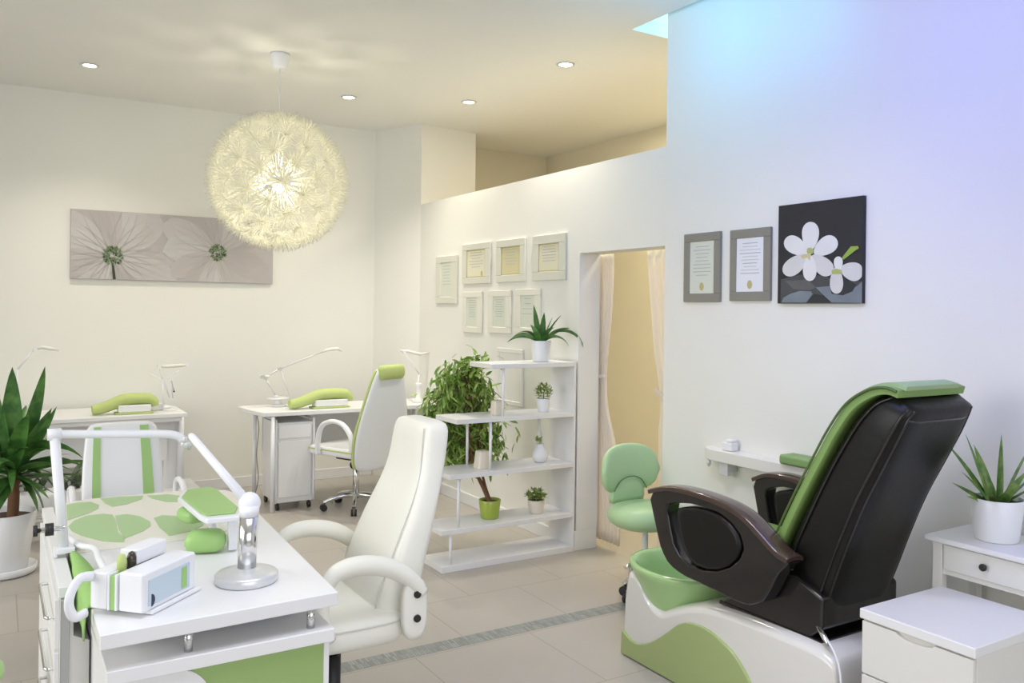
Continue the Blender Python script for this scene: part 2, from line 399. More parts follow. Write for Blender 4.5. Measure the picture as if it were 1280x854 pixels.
# slim white boxes added over the unseen fill lights, shaped like fittings
for k, (x0, x1, y0, y1) in enumerate([(2.13, 2.57, .38, 3.12), (2.49, 2.83, 3.13, 3.29), (2.82, 2.98, 2.08, 3.02), (-.32, 1.72, .68, 2.32), (1.23, 1.77, 2.03, 2.57)]):
    if k == 1: y0 = 2.76
    b = BM(); box(b, x0, x1, y0, y1, 3.178, CEIL-.001); struct('trim_%d' % (k+1), b, WHITE)
# pendant globe of paper flowers
gc = V((1.541, 5.46, 2.372)); GR = .425
t = thing('pendant_lamp', 'large round pendant lamp made of white paper flowers hanging from the ceiling', 'pendant lamp', (gc.x, gc.y, CEIL))
pe = pz(353, 68, CEIL)
b = BM(); lathe(b, (0,0,0), [(.03, -.10), (.045, -.098), (.065, -.02), (.06, 0), (0, 0)], 28); obj('ceiling_cap', b, WHITE2, t, local=True)
b = BM(); tube(b, [(0,0,-.09), (0,0,gc.z-CEIL+.06)], .004, 8); obj('cord', b, WHITE2, t, local=True)
b = BM(); lathe(b, (0,0,gc.z-CEIL), [(.0, .0), (.025, .01), (.03, .05), (.02, .075), (0, .08)], 20); ball(b, (0,0,gc.z-CEIL), .035)
obj('core', b, WHITE2, t, local=True)
b = BM(); ball(b, (0, 0, gc.z-CEIL-.04), .036); obj('bulb', b, emit('bulb_glow', (1, .9, .66), 20), t, local=True)
fl = None
bf = BM(); tube(bf, [(0,0,-GR+.10), (0,0,-.03)], .0014, 5)
for ring, (cnt, L0, pit, r0) in enumerate([(20, .104, .02, .004), (19, .092, .36, .014), (13, .074, .75, .022)]):
    for k in range(cnt):
        a = 2*PI*(k+.5*ring)/cnt + random.uniform(-.05, .05)
        leaf(bf, (r0*math.cos(a),r0*math.sin(a),-.030+r0*.3), a, pit, L0, .0048, -.35, n=3, fold=.5, tipw=.7, wpos=.5)
nf = 87
for i in range(nf):
    z = 1-2*(i+.5)/nf; r_ = math.sqrt(1-z*z); a = i*PI*(3-math.sqrt(5)); d = V((r_*math.cos(a), r_*math.sin(a), z))
    if fl is None: o = obj('paper_flower', bf, PETAL, t, local=True, solid=.0008); fl = o
    else: o = fl.copy(); C.objects.link(o); o.parent = t
    o.location = V((0,0,gc.z-CEIL)) + d*GR; o.rotation_euler = d.to_track_quat('Z', 'Y').to_euler()
l = bpy.data.lights.new('pendant_light', 'POINT'); l.energy = 18; l.color = (1, .94, .80); l.shadow_soft_size = .07
o = bpy.data.objects.new('pendant_glow', l); C.objects.link(o); o.location = gc + V((0,0,-.02))
# ================================================================== PICTURES
def onwall(fn, depth):       # builder for flat artwork on a wall plane
    return lambda px, py, lift=0: fn(px, py, depth-lift)
# long daisy canvas on the far wall
wc = lambda px, py, l=0.: pY(px, py, WALL_C-.03-l)
cx0, cx1, cz0, cz1 = .462, 2.03, 1.755, 2.297
t = thing('daisy_canvas', 'long horizontal canvas of two pale pink daisies with green centres on the far wall', 'picture', ((cx0+cx1)/2, WALL_C-.002, cz0))
b = BM(); box(b, cx0, cx1, WALL_C-.03, WALL_C-.002, cz0, cz1); obj('canvas', b, pbr('canvas_pink_grey', (.50, .465, .455), .8, noise=.12, nscale=2.5), t)
PA = [pbr('petal_tone_%d' % i, c, .8, noise=.1, nscale=5) for i, c in enumerate([(.52, .485, .475), (.49, .455, .445), (.55, .525, .51), (.57, .555, .54)])]
PLINE = pbr('petal_line', (.45, .415, .40), .8)
def clip_rect(poly, x0, x1, z0, z1):
    def cl(P, ins, it):
        o_ = []
        for i in range(len(P)):
            a, c = P[i], P[(i+1) % len(P)]
            if ins(a): o_.append(a)
            if ins(a) != ins(c): o_.append(it(a, c))
        return o_
    lx = lambda X: (lambda a, c: (X, a[1]+(c[1]-a[1])*(X-a[0])/(c[0]-a[0])))
    lz = lambda Z: (lambda a, c: (a[0]+(c[0]-a[0])*(Z-a[1])/(c[1]-a[1]), Z))
    for ins, it in ((lambda p: p[0] > x0, lx(x0)), (lambda p: p[0] < x1, lx(x1)), (lambda p: p[1] > z0, lz(z0)), (lambda p: p[1] < z1, lz(z1))):
        if len(poly) < 3: return []
        poly = cl(poly, ins, it)
    return poly
def daisy(cx, cz, R_, n, seed, stem):
    lay = .0 if stem else .0022
    rnd = random.Random(seed); bp = BM(); bl = BM()
    for k in range(n):
        a = 2*PI*k/n + rnd.uniform(-.08, .08); w_ = R_*rnd.uniform(.24, .32); L = R_*rnd.uniform(.9, 1.1); y = WALL_C-.0305-.00014*k-lay
        pts = []
        for i in range(25):
            s = i/12 if i <= 12 else (24-i)/12; sg = 1 if i <= 12 else -1
            rr = L*s; ww = w_*math.sin(PI*min(1, s*.93+.03))**.7*sg*(.5+.5*s)
            pts.append((cx+rr*math.cos(a)-ww*math.sin(a), cz+rr*math.sin(a)+ww*math.cos(a)))
        pts = clip_rect(pts, cx0+.002, cx1-.002, cz0+.002, cz1-.002)
        if len(pts) > 2:
            try: prism(bp, [(x, y, z) for x, z in pts], (0, .0001, 0), k % 4)
            except Exception: pass
        for q in (-.35, 0, .4):
            ln = []
            for i in range(9):
                s = .12+.7*i/8; rr = L*s; ww = w_*q*math.sin(PI*s)**.7
                ln.append((cx+rr*math.cos(a)-ww*math.sin(a), cz+rr*math.sin(a)+ww*math.cos(a)))
            wv = .0022
            poly = [(x-math.sin(a)*wv*(1-i/9), z+math.cos(a)*wv*(1-i/9)) for i, (x, z) in enumerate(ln)] + [(x+math.sin(a)*wv*(1-i/9), z-math.cos(a)*wv*(1-i/9)) for i, (x, z) in reversed(list(enumerate(ln)))]
            poly = clip_rect(poly, cx0+.002, cx1-.002, cz0+.002, cz1-.002)
            if len(poly) > 2: prism(bl, [(x, WALL_C-.0355-.00002*k, z) for x, z in poly], (0, .0003, 0), 0)
    obj('daisy_petals', bp, PA, t); obj('petal_veins', bl, PLINE, t)
    bc = BM()
    rc = R_*.13
    for k in range(150):
        a = rnd.uniform(0, 2*PI); q = math.sqrt(rnd.random())*rc; x = cx+q*math.cos(a); z = cz+q*math.sin(a)
        L = rc*.32; da = a+rnd.uniform(-.5, .5); wv = .006
        prism(bc, [(x-math.sin(da)*wv, WALL_C-.0375-.0001*(k%6), z+math.cos(da)*wv), (x+L*math.cos(da), WALL_C-.0375-.0001*(k%6), z+L*math.sin(da)), (x+math.sin(da)*wv, WALL_C-.0375-.0001*(k%6), z-math.cos(da)*wv)], (0, .0002, 0), k % 3)
    if stem:
        prism(bc, [(cx-.008, WALL_C-.0372, cz-rc), (cx+.008, WALL_C-.0372, cz-rc), (cx+.024, WALL_C-.0372, cz0+.002), (cx+.002, WALL_C-.0372, cz0+.002)], (0, .0002, 0), 0)
    obj('daisy_centre', bc, [pbr('daisy_dark', (.045, .06, .03), .8), pbr('daisy_mid', (.12, .19, .08), .8), pbr('daisy_light', (.22, .30, .16), .8)], t)
p = wc(141, 319); daisy(p.x, p.z, .52, 15, 3, True)
p = wc(272, 316); daisy(p.x, p.z, .47, 14, 5, False)
# framed certificates on the partition
def cert(y0, y1, z0, z1, label, fm, pm, inset, x, lines, gold=False, rim=.0, seal=False, group='framed certificates on the partition wall', inkm=INK):
    """y0>y1: far and near edge"""
    t = thing('framed_certificate', label, 'framed certificate', (x, (y0+y1)/2, z0), 0, group)
    b = BM(); h = z1-z0; wd = y0-y1
    iy, iz = inset
    for (a0, a1, c0, c1) in ((y1, y0, z0, z0+iz), (y1, y0, z1-iz, z1), (y1, y1+iy, z0+iz, z1-iz), (y0-iy, y0, z0+iz, z1-iz)):
        box(b, x-.018, x, a0, a1, c0, c1)
    obj('frame', b, fm, t, bevel=.003)
    b = BM(); box(b, x-.012, x-.001, y1+iy, y0-iy, z0+iz, z1-iz); pp = obj('paper', b, pm, t)
    b = BM(); ih = h-2*iz; iw = wd-2*iy; rnd = random.Random(int(y0*977))
    for k in range(lines):
        zz = z1-iz-ih*(.10+.62*k/lines); hw = iw*rnd.uniform(.22, .38)
        box(b, x-.0126, x-.0121, (y0+y1)/2-hw, (y0+y1)/2+hw, zz-.0022, zz+.0022, 0 if k % 3 else 1)
    child(pp, 'text_lines', b, [inkm, INK])
    if gold:
        b = BM(); g = .008
        for (a0, a1, c0, c1) in ((y1+iy, y0-iy, z0+iz, z0+iz+g), (y1+iy, y0-iy, z1-iz-g, z1-iz), (y1+iy, y1+iy+g, z0+iz, z1-iz), (y0-iy-g, y0-iy, z0+iz, z1-iz)):
            box(b, x-.0135, x-.012, a0, a1, c0, c1)
        child(pp, 'gold_border', b, GOLD)
    if seal:
        b = BM(); cy = (y0+y1)/2 + (0 if seal != 2 else -iw*.32); cz = z0+iz+ih*.13
        prism(b, [(x-.0128, cy+.016*math.cos(a*PI/8), cz+.022*math.sin(a*PI/8)) for a in range(16)], (.0006, 0, 0))
        child(pp, 'seal', b, GOLD)
    return t
xb = WALL_B-.001
FR = pbr('pale_silver_frame', (.70, .70, .61), .4, .05); FRW = pbr('cream_frame', (.76, .75, .66), .45)
cert(6.45, 6.065, 1.60, 1.997, 'narrow pale framed certificate farthest left on the partition, apart from the rest', FR, PAPERG, (.09, .055), xb, 7)
cert(5.975, 5.528, 1.754, 2.072, 'framed certificate with gold seal, left of the three in the upper row', FR, PAPERC, (.075, .05), xb, 6, True, seal=2)
cert(5.432, 5.027, 1.757, 2.069, 'framed yellowish certificate, middle of the three in the upper row', FR, pbr('yellowed_paper', (.66, .60, .36), .6), (.07, .052), xb, 6, True)
cert(4.929, 4.530, 1.757, 2.069, 'framed certificate with a dark gold border, right of the three in the upper row', FR, PAPERC, (.075, .06), xb, 6, True)
cert(5.962, 5.648, 1.369, 1.692, 'cream framed certificate, leftmost of the lower row', FRW, PAPERG, (.07, .045), xb, 8)
cert(5.549, 5.22, 1.378, 1.696, 'cream framed certificate, middle of the lower row', FRW, PAPERG, (.07, .045), xb, 8)
cert(5.154, 4.828, 1.382, 1.702, 'cream framed certificate, right of the lower row, partly behind the tall shelf plant', FRW, PAPERG, (.07, .045), xb, 4)
cert(5.40, 5.045, .86, 1.27, 'plain cream frame low on the partition behind the stepped shelf and the ficus', pbr('wall_white_frame', (.80, .79, .74), .7), pbr('blank_paper', (.80, .79, .74), .7), (.03, .03), xb, 0)
# certificates and flower picture on the right wall
xa = WALL_A-.021
def A2(px, py): 
    p = pX(px, py, xa); return p.y, p.z
y0, z1 = A2(858, 293.5); y1, _ = A2(903, 290); z0 = A2(880, 377.5)[1]
cert(y0, y1, z0, z1, 'grey framed pale green certificate, left one on the lavender-lit wall', GREYF, PAPERG, (.043, .045), xa, 9, seal=1, group='grey framed certificates on the right wall')
y0, z1 = A2(915.5, 288.5); y1, _ = A2(966, 284); z0 = A2(940, 376)[1]
cert(y0, y1, z0, z1, 'grey framed white certificate next to the black flower picture', GREYF, PAPERW, (.042, .045), xa, 10, seal=1, group='grey framed certificates on the right wall', inkm=INKL)
y0, z1 = A2(977, 258); y1, _ = A2(1083, 246); z0 = A2(1030, 379.5)[1]
t = thing('flower_picture', 'black canvas with white magnolia-like flowers over wet dark stones, on the right wall', 'picture', (xa, (y0+y1)/2, z0))
b = BM(); box(b, xa-.02, xa, y1, y0, z0, z1); obj('canvas', b, pbr('near_black_canvas', (.018, .018, .022), .6, noise=.3, nscale=2), t)
def flat(bm, pts, lift, mi=0):
    P = []
    for px, py in pts:
        q = pX(px, py, xa-.02-lift); P.append((q.x, min(max(q.y, y1+.001), y0-.001), min(max(q.z, z0+.001), z1-.001)))
    prism(bm, P, (.0004, 0, 0), mi)
s3 = lambda l: [(960+x/5.024, 230+y/5.024) for x, y in l]
b = BM()
flat(b, s3([(80,600),(200,570),(330,575),(430,600),(560,610),(614,612),(614,750),(78,750)]), .0006, 0)
flat(b, s3([(95,715),(140,690),(200,672),(270,675),(280,690),(240,745),(85,745)]), .0012, 1)
flat(b, s3([(300,650),(400,640),(470,700),(560,640),(614,612),(614,748),(400,745),(340,690)]), .0012, 1)
flat(b, s3([(380,612),(480,590),(555,632),(530,675),(470,700),(400,690)]), .0018, 2)
flat(b, s3([(240,745),(290,690),(350,700),(400,745)]), .0018, 2)
flat(b, s3([(110,610),(250,600),(300,650),(260,668),(160,660)]), .0018, 3)
obj('wet_stones', b, [pbr('stone_dark', (.07, .075, .075), .5, noise=.5, nscale=9), pbr('stone_blue_grey', (.22, .26, .29), .5, noise=.5, nscale=8), pbr('stone_black', (.02, .022, .026), .5), pbr('stone_mid', (.12, .12, .115), .5, noise=.4, nscale=9)], t)
def petal(bm, x0, y0_, x1, y1_, w_, lift, mi=0, pw=.6):
    d = V((x1-x0, y1_-y0_)); L = d.length; d.normalize(); n_ = V((-d.y, d.x)); pts = []
    for i in range(24):
        a = 2*PI*i/24; s = (1-math.cos(a))/2; ww = w_/2*math.sin(a)*(.72+.5*s)
        pts.append((x0+d.x*L*s+n_.x*ww, y0_+d.y*L*s+n_.y*ww))
    flat(bm, s3(pts), lift, mi)
b = BM()
petal(b, 262, 420, 270, 238, 108, .0024); petal(b, 250, 440, 108, 345, 108, .0027); petal(b, 290, 440, 430, 345, 112, .003)
petal(b, 250, 445, 100, 565, 105, .0033, 1); petal(b, 275, 450, 400, 565, 108, .0036, 1)
petal(b, 455, 530, 595, 565, 118, .0024, 1); petal(b, 430, 520, 430, 690, 84, .0030, 1); petal(b, 440, 550, 442, 455, 56, .0033)
petal(b, 262, 445, 262, 610, 86, .0040)
obj('white_petals', b, [pbr('petal_white', (.78, .78, .74), .6, noise=.1, nscale=12), pbr('petal_cream', (.68, .68, .64), .6, noise=.12, nscale=12)], t)
b = BM()
flat(b, s3([(462,470),(470,455),(520,392),(565,390),(570,405),(548,418),(475,475)]), .004, 0)
obj('flower_bud', b, pbr('bud_green', (.28, .42, .06), .6), t); b = BM()
flat(b, s3([(400,540),(430,532),(462,542),(460,565),(400,566)]), .0045, 1); obj('calyx', b, pbr('calyx_green', (.42, .46, .14), .6), t); b = BM(); flat(b, s3([(246,405),(265,400),(285,410),(283,435),(262,448),(243,430)]), .0048, 1)
flat(b, s3([(205,450),(235,440),(270,435),(262,480),(245,462),(215,470)]), .0052, 2)
obj('flower_heart', b, [pbr('heart_base', (.30, .40, .10), .6), pbr('heart_green', (.42, .46, .14), .6), pbr('stamen_cream', (.62, .55, .28), .6)], t)
# ================================================================== STEPPED SHELF
SY0, SY1 = 4.385, 4.665
t = thing('stepped_shelf', 'white stepped open shelf unit standing out from the partition beside the doorway', 'shelf unit', (2.7, 4.52, 0))
levels = [(2.225, .0, .038), (2.215, .222, .250), (2.27, .545, .573), (2.31, .870, .898), (2.545, 1.193, 1.221)]
for x0, z0, z1 in levels:
    b = BM(); box(b, x0, 3.162, SY0, SY1, z0, z1); obj('shelf_board', b, WHITE, t, bevel=.002)
b = BM(); box(b, 3.162, 3.176, SY0, SY1, 0, 1.221); obj('side_panel', b, WHITE, t, bevel=.002)
def post(px, py, za, zb, y):
    p = pY(px, py, y); b = BM(); tube(b, [(p.x, y, za), (p.x, y, zb)], .0085, 12); obj('post', b, WHITE2, t)
post(563, 685, .038, .222, SY0+.02); post(573, 630, .250, .545, SY0+.025); post(613, 560, .573, .870, SY0+.02); post(584, 556, .573, .870, SY1-.03); post(629, 490, .898, 1.193, SY0+.02)
# --- things on the shelf
def pot(bm, c, rb, rt, h, mi=0, wall=.006, n=36, sm=1):
    lathe(bm, c, [(0, 0), (rb*.96, 0), (rb, .004), (rt, h-.003), (rt-.002, h), (rt-wall, h), (rt-wall-.002, h*.86), (0, h*.86)], n, mi)
def potted(name, label, cat, c, rb, rt, h, pm, fol, fm, group=None, soil=True):
    t = thing(name, label, cat, c, 0, group)
    b = BM(); pot(b, (0,0,0), rb, rt, h); obj('pot', b, pm, t, local=True)
    if soil: b = BM(); lathe(b, (0,0,0), [(0, h*.84), (rt-.008, h*.84), (rt-.008, h*.9), (0, h*.92)], 20); obj('soil', b, SOIL, t, local=True)
    b = BM(); fol(b, h); obj('leaves', b, fm, t, local=True); return t
def strap_fol(b, h):
    R2 = random.Random(4); z = h*.9
    toR = YAW  # leaves named by compass about the pot
    rt = -YAW  # direction of camera right in the ground plane
    fc = rt-PI/2
    for k, (a, pit, L, W, dr, ro) in enumerate([(fc-.8, 1.40, .25, .044, .15, -.2), (rt+.2, 1.2, .22, .022, .5, .8), (rt+2.9, .95, .22, .036, 1.9, -.7), (rt+3.3, .75, .24, .036, 1.7, -.7), (rt-.1, 1.0, .21, .036, 1.1, .8),
            (rt+.1, 1.05, .36, .034, 2.6, .7), (rt-.5, .9, .24, .036, 2.3, .6), (rt+1.6, 1.0, .2, .034, 1.4, 0), (fc, 1.3, .17, .04, .7, 0), (fc-.6, 1.2, .17, .04, .9, -.2), (rt+.8, 1.25, .20, .036, .5, .5), (fc+.5, 1.15, .19, .036, 1.2, .3), (rt-2.7, 1.2, .2, .03, 1.9, -.4), (fc+.3, 1.45, .2, .04, .2, .1)]):
        leaf(b, (.012*math.cos(a), .012*math.sin(a), z), a, pit, L, W, dr, 10, fold=.3, roll=ro)
p = pY(676, 449, 4.5)
potted('potted_strap_plant', 'dark green strap-leaved plant in a white tapered pot on the top shelf', 'potted plant', (p.x, 4.5, 1.222), .052, .066, .135, POT, strap_fol, LEAFD)
def bush(R_, n, cz, L, W, sz=1., seed=1):
    def f(b, h):
        R2 = random.Random(seed)
        tube(b, [(0,0,h*.8), (.004,0,h+cz)], .004, 6)
        for i in range(n):
            z = R2.uniform(-1, 1); a = R2.uniform(0, 2*PI); q = R_*R2.uniform(.55, 1)
            r_ = math.sqrt(1-z*z)
            leaf(b, (q*r_*math.cos(a), q*r_*math.sin(a), h+cz+q*z*sz), a+R2.uniform(-.8, .8), R2.uniform(-.3, 1.3), L, W, R2.uniform(0, .8), 3, wpos=.5)
    return f
p = pY(679, 512, 4.5)
potted('potted_bush', 'small round pale bush in a white cup pot on the second highest shelf', 'potted plant', (p.x, 4.5, .899), .036, .042, .085, POT, bush(.052, 170, .045, .022, .014), LEAFL)
p = pY(670, 640, 4.5)
potted('potted_leafy_herb', 'small leafy plant in a cream pot on the lowest raised shelf', 'potted plant', (p.x, 4.5, .251), .044, .056, .085, POTC, bush(.062, 90, .03, .034, .026, .55, 5), LEAFL)
# sprig vase
p = pY(675, 578, 4.5); c = V((p.x, 4.5, .574))
t = thing('bud_vase', 'round white vase with a short green sprig beneath the bushy pot', 'vase', c)
b = BM(); lathe(b, (0,0,0), [(0, 0), (.034, 0), (.052, .03), (.05, .06), (.032, .09), (.02, .108), (.022, .118), (.017, .118), (.014, .1), (0, .095)], 32); obj('vase_body', b, POT, t, local=True)
b = BM(); tube(b, [(0,0,.1), (-.008,0,.13)], .003, 6)
R2 = random.Random(3)
for k in range(16): leaf(b, (-.008+R2.uniform(-.02, .02), R2.uniform(-.01, .01), .122+R2.uniform(0, .03)), R2.uniform(0, 6.28), R2.uniform(0, 1.2), .028, .018, .5, 3)
obj('sprig', b, LEAFL, t, local=True)
b = BM(); lathe(b, (p.x+.055, 4.60, .574), [(0, 0), (.022, 0), (.024, .01), (.024, .16), (.009, .2), (.009, .27), (.0115, .275), (.0115, .28), (0, .28)], 24)
tag(obj('glass_bottle', b, pbr('frosted_bottle', (.80, .80, .74), .3)), 'slender pale bottle standing behind the round white vase', 'bottle')
def block(px, py, z, w_, h, m, label, taper):
    p = pY(px, py, 4.5); t = thing('candle_holder', label, 'candle holder', (p.x, 4.5, z))
    b = BM(); loft(b, [((0,0,0), (w_/2,0,0), (0,w_/2,0)), ((0,0,.004), (w_/2,0,0), (0,w_/2,0)), ((taper*.5,0,h-.01), (w_/2-taper,0,0), (0,w_/2-taper,0)), ((taper*.5,0,h), (w_/2-taper-.004,0,0), (0,w_/2-taper-.004,0)), ((taper*.5,0,h-.006), (w_/2-taper-.01,0,0), (0,w_/2-taper-.01,0))], e=6)
    obj('holder', b, m, t, local=True)
    b = BM(); tube(b, [(taper*.5,0,h-.012), (taper*.5,0,h+.004)], .0015, 6); obj('wick', b, BLACKP, t, local=True)
block(621, 516, .899, .066, .088, POTC, 'small cream square candle holder beside the rod on the second shelf from the top', .002)
block(602, 584, .574, .085, .108, POTC, 'larger cream tapered candle holder at the left of the middle shelf', .008)
# ficus on the lowest raised shelf
c = V((pY(612, 645, 4.53).x, 4.53, .251))
t = thing('potted_ficus', 'tall weeping ficus in an olive green pot, growing up behind the stepped shelf', 'potted plant', c)
b = BM(); pot(b, (0,0,0), .056, .070, .115); obj('pot', b, POTG, t, local=True)
b = BM(); lathe(b, (0,0,0), [(0, .09), (.06, .09), (.06, .1), (0, .104)], 20); obj('soil', b, SOIL, t, local=True)
b = BM(); R2 = random.Random(11); tips = []
trunk = [(0,0,.09), (-.005,.07,.17), (-.01,.20,.30), (-.02,.24,.5), (-.02,.26,.72)]
tube(b, smooth_path(trunk), [.013]*9+[.011]*8+[.007]*8, 8)
tube(b, smooth_path([(.012,0,.09), (.012,.08,.18), (.05,.22,.32), (.06,.25,.5), (.05,.26,.7)]), [.009]*9+[.008]*8+[.005]*8, 7)
for k in range(60):
    z0 = R2.uniform(.30, .84); a = R2.uniform(0, 2*PI); rr = (.24 if z0 < .7 else .17)*R2.uniform(.6, 1.1)
    base = V((-.02, .24+(z0-.5)*.05, z0)); e1 = base + V((rr*.6*math.cos(a), abs(rr*.5*math.sin(a)), R2.uniform(.06, .15))); e2 = e1+V((rr*.6*math.cos(a), abs(rr*.4*math.sin(a)), R2.uniform(-.16, -.02)))
    pth = smooth_path([base, e1, e2], 5); tube(b, pth, [.004-.003*i/len(pth) for i in range(len(pth))], 5); tips.append(pth)
obj('trunk', b, BARK, t, local=True)
b = BM()
def inboard(p):  # keep leaves clear of the boards
    return p.y < .16
cnt = 0
for pth in tips:
    for k in range(38):
        p = pth[R2.randrange(2, len(pth))] + V((R2.gauss(0, .04), R2.gauss(0, .03), R2.gauss(-.02, .045)))
        if p.y < .175: p.y = .175+R2.random()*.06
        p.x += -.03
        a = R2.choice([R2.uniform(-.6, .6), PI+R2.uniform(-.6, .6), R2.uniform(.3, 2.8)]); leaf(b, p, a, R2.uniform(-1.35, -.1), R2.uniform(.055, .085), R2.uniform(.016, .023), R2.uniform(.2, .9), 4, wpos=.4, roll=R2.uniform(-1.2, 1.2))
for k in range(620):  # lower drooping twigs and outer fringe
    a = R2.uniform(0, 2*PI); z_ = R2.uniform(.30, .86); q_ = R2.uniform(.55, 1)*(.27 if z_ < .7 else .2); p = V((-.05+q_*math.cos(a)*1.05, .29+abs(q_*.5*math.sin(a))-.08, z_)); p.y = max(p.y, .18)
    leaf(b, p, R2.uniform(0, 2*PI), R2.uniform(-1.4, -.3), R2.uniform(.06, .085), R2.uniform(.016, .022), R2.uniform(.1, .6), 4, roll=R2.uniform(-1.2, 1.2))
for k in range(90):  # top spray above the highest board
    p = V((R2.gauss(.015, .055), R2.uniform(.18, .27), R2.gauss(.95, .04))); leaf(b, p, R2.uniform(0, 2*PI), R2.uniform(-.6, .9), .06, .027, .6, 4, roll=R2.uniform(-1, 1))
obj('foliage', b, LEAFF, t, local=True)
# ================================================================== FRONT DESK
DZ = .76
desk = thing('manicure_desk', 'large white manicure desk in the foreground with green petal mat and green front panel', 'desk', (.52, 2.95, 0))
top = [(.212, 2.214), (.812, 2.235), (.842, 2.95), (.872, 3.60), (.84, 3.72), (.72, 3.79), (.30, 3.80), (.205, 3.76)]
b = BM(); prism(b, [(x, y, DZ-.038) for x, y in top], (0, 0, .038)); obj('desk_top', b, WHITE, desk, bevel=.003)
b = BM(); box(b, .228, .80, 2.225, 2.62, .628, .664); obj('lower_shelf', b, WHITE, desk, bevel=.003)
for px, py in ((236, 790), (389, 757)):
    p = pY(px, py, 2.26); b = BM(); tube(b, [(p.x, 2.262, .664), (p.x, 2.262, DZ-.038)], .011, 16); obj('desk_post', b, CHROME, desk)
b = BM(); tube(b, [(.74, 2.55, .664), (.74, 2.55, DZ-.038)], .011, 16); tube(b, [(.30, 2.55, .664), (.30, 2.55, DZ-.038)], .011, 16); obj('rear_post', b, CHROME, desk)
b = BM(); box(b, .24, .79, 2.60, 2.62, 0, DZ-.038); obj('modesty_panel', b, WHITE, desk)
b = BM(); box(b, .775, .79, 2.24, 2.60, 0, .628); obj('side_panel', b, WHITE, desk, bevel=.002)
b = BM(); box(b, .235, .25, 2.24, 2.60, 0, .628); obj('side_panel', b, WHITE, desk, bevel=.002)
b = BM(); box(b, .25, .775, 2.245, 2.265, .02, .628, 0)
obj('front_panel', b, GREENP, desk)
b = BM(); pts = [(.25, .625), (.40, .625)] + [(.40+.085*math.sin(PI/2*k/10), .625-.13*(1-math.cos(PI/2*k/10))-.0*k) for k in range(1, 11)] + [(.47, .38), (.42, .3), (.25, .25)]
prism(b, [(x, 2.240, z) for x, z in pts], (0, .004, 0)); tag(obj('petal_motif', b, WHITE, desk), 'white rounded petal on the green panel')
b = BM(); box(b, .80, .82, 3.0, 3.70, 0, DZ-.038); obj('leg_panel', b, WHITE, desk, bevel=.002)
b = BM(); box(b, .236, .252, 2.625, 3.70, 0, DZ-.038); obj('leg_panel', b, WHITE, desk, bevel=.002)
# petal mat
b = BM()
mat_pts = [(.217, 2.98), (.60, 2.98), (.80, 3.1), (.835, 3.2), (.86, 3.62), (.72, 3.775), (.32, 3.785), (.217, 3.74)]
prism(b, [(x, y, DZ+.0005) for x, y in mat_pts], (0, 0, .003), 0)
def mat_petal(px):
    q = []
    for x, y in px:
        r_ = pz(x, y, DZ+.0045); q.append((r_.x, r_.y, DZ+.0038))
    prism(b, q, (0, 0, .0009), 1)
Z = lambda l: [(60+x/3.368, 520+y/3.368) for x, y in l]
mat_petal(Z([(85,465),(110,440),(160,420),(230,412),(270,415),(285,440),(295,490),(325,515),(320,532),(230,528),(140,505),(100,485)]))
mat_petal(Z([(283,420),(330,413),(385,422),(430,445),(432,462),(400,485),(350,505),(322,516),(300,480)]))
mat_petal(Z([(82,440),(78,375),(120,365),(180,362),(215,375),(212,390),(170,410),(110,430)]))
mat_petal(Z([(220,348),(300,340),(400,336),(395,350),(330,372),(270,382),(240,368)]))
mat_petal(Z([(418,336),(500,330),(560,336),(560,362),(500,362),(440,348)]))
mat_petal(Z([(445,430),(480,418),(560,422),(600,420),(650,440),(655,460),(600,485),(510,505),(470,470)]))
obj('petal_mat', b, [pbr('cream_vinyl_mat', (.86, .85, .76), .35), pbr('green_petal_print', (.42, .64, .31), .35, noise=.06)], desk)
# drawer pedestal
cab = thing('drawer_pedestal', 'white drawer pedestal with bar handles along the left side of the front desk', 'drawer unit', (.19, 3.1, 0))
b = BM(); prism(b, [(.155, 2.70, .03), (.232, 2.70, .03), (.232, 2.70, .58), (.190, 2.70, .60), (.190, 2.70, .715), (.155, 2.70, .715)], (0, 1.02, 0)); obj('cabinet_body', b, CREAM, cab, bevel=.002)
b = BM(); box(b, .150, .190, 2.69, 3.78, .715, .747); obj('cabinet_top', b, WHITE, cab, bevel=.003)
b = BM(); box(b, .156, .178, 2.672, 2.70, 0, .715); obj('corner_post', b, STEEL, cab, bevel=.002)
b = BM(); box(b, .16, .225, 2.74, 3.7, 0, .03); obj('plinth', b, STEEL, cab)
for za, zb, zc in ((.565, .705, .652), (.41, .555, .505), (.235, .40, .35), (.05, .225, .17)):
    b = BM(); box(b, .142, .155, 2.71, 3.35, za, zb); dr = obj('drawer', b, WHITE, cab, bevel=.002)
    b = BM(); tube(b, [(.142, 2.73, zc), (.126, 2.73, zc), (.121, 2.74, zc), (.119, 3.06, zc), (.124, 3.07, zc), (.142, 3.07, zc)], .005, 10); child(dr, 'bar_handle', b, CHROME)
b = BM(); box(b, .142, .155, 3.36, 3.71, .05, .705); obj('cabinet_door', b, WHITE, cab, bevel=.002)
# green cloth lapping over the left edge of the desk
b = BM(); prev = None
for i in range(20):
    u = i/19; y = 2.42+.58*u; inw = .035*math.sin(PI*min(1, u*.9+.1))+.008; hang = .105*math.sin(PI*min(1, (u*.72+.2)))**.8*(1-.6*u)+.012
    row = [b.verts.new((.205+inw, y, DZ+.005)), b.verts.new((.205, y, DZ+.006)), b.verts.new((.1985, y, DZ-.001))]
    for k in (1, 2, 3): row.append(b.verts.new((.1985-.004*math.sin(u*11+k*.6), y, DZ-.001-hang*k/3)))
    if prev:
        for k in range(len(row)-1):
            f = b.faces.new((prev[k], prev[k+1], row[k+1], row[k])); f.smooth = True
    prev = row
tag(obj('towel', b, TOWEL, solid=.004), 'green towel lapping over the left edge of the front desk', 'towel')
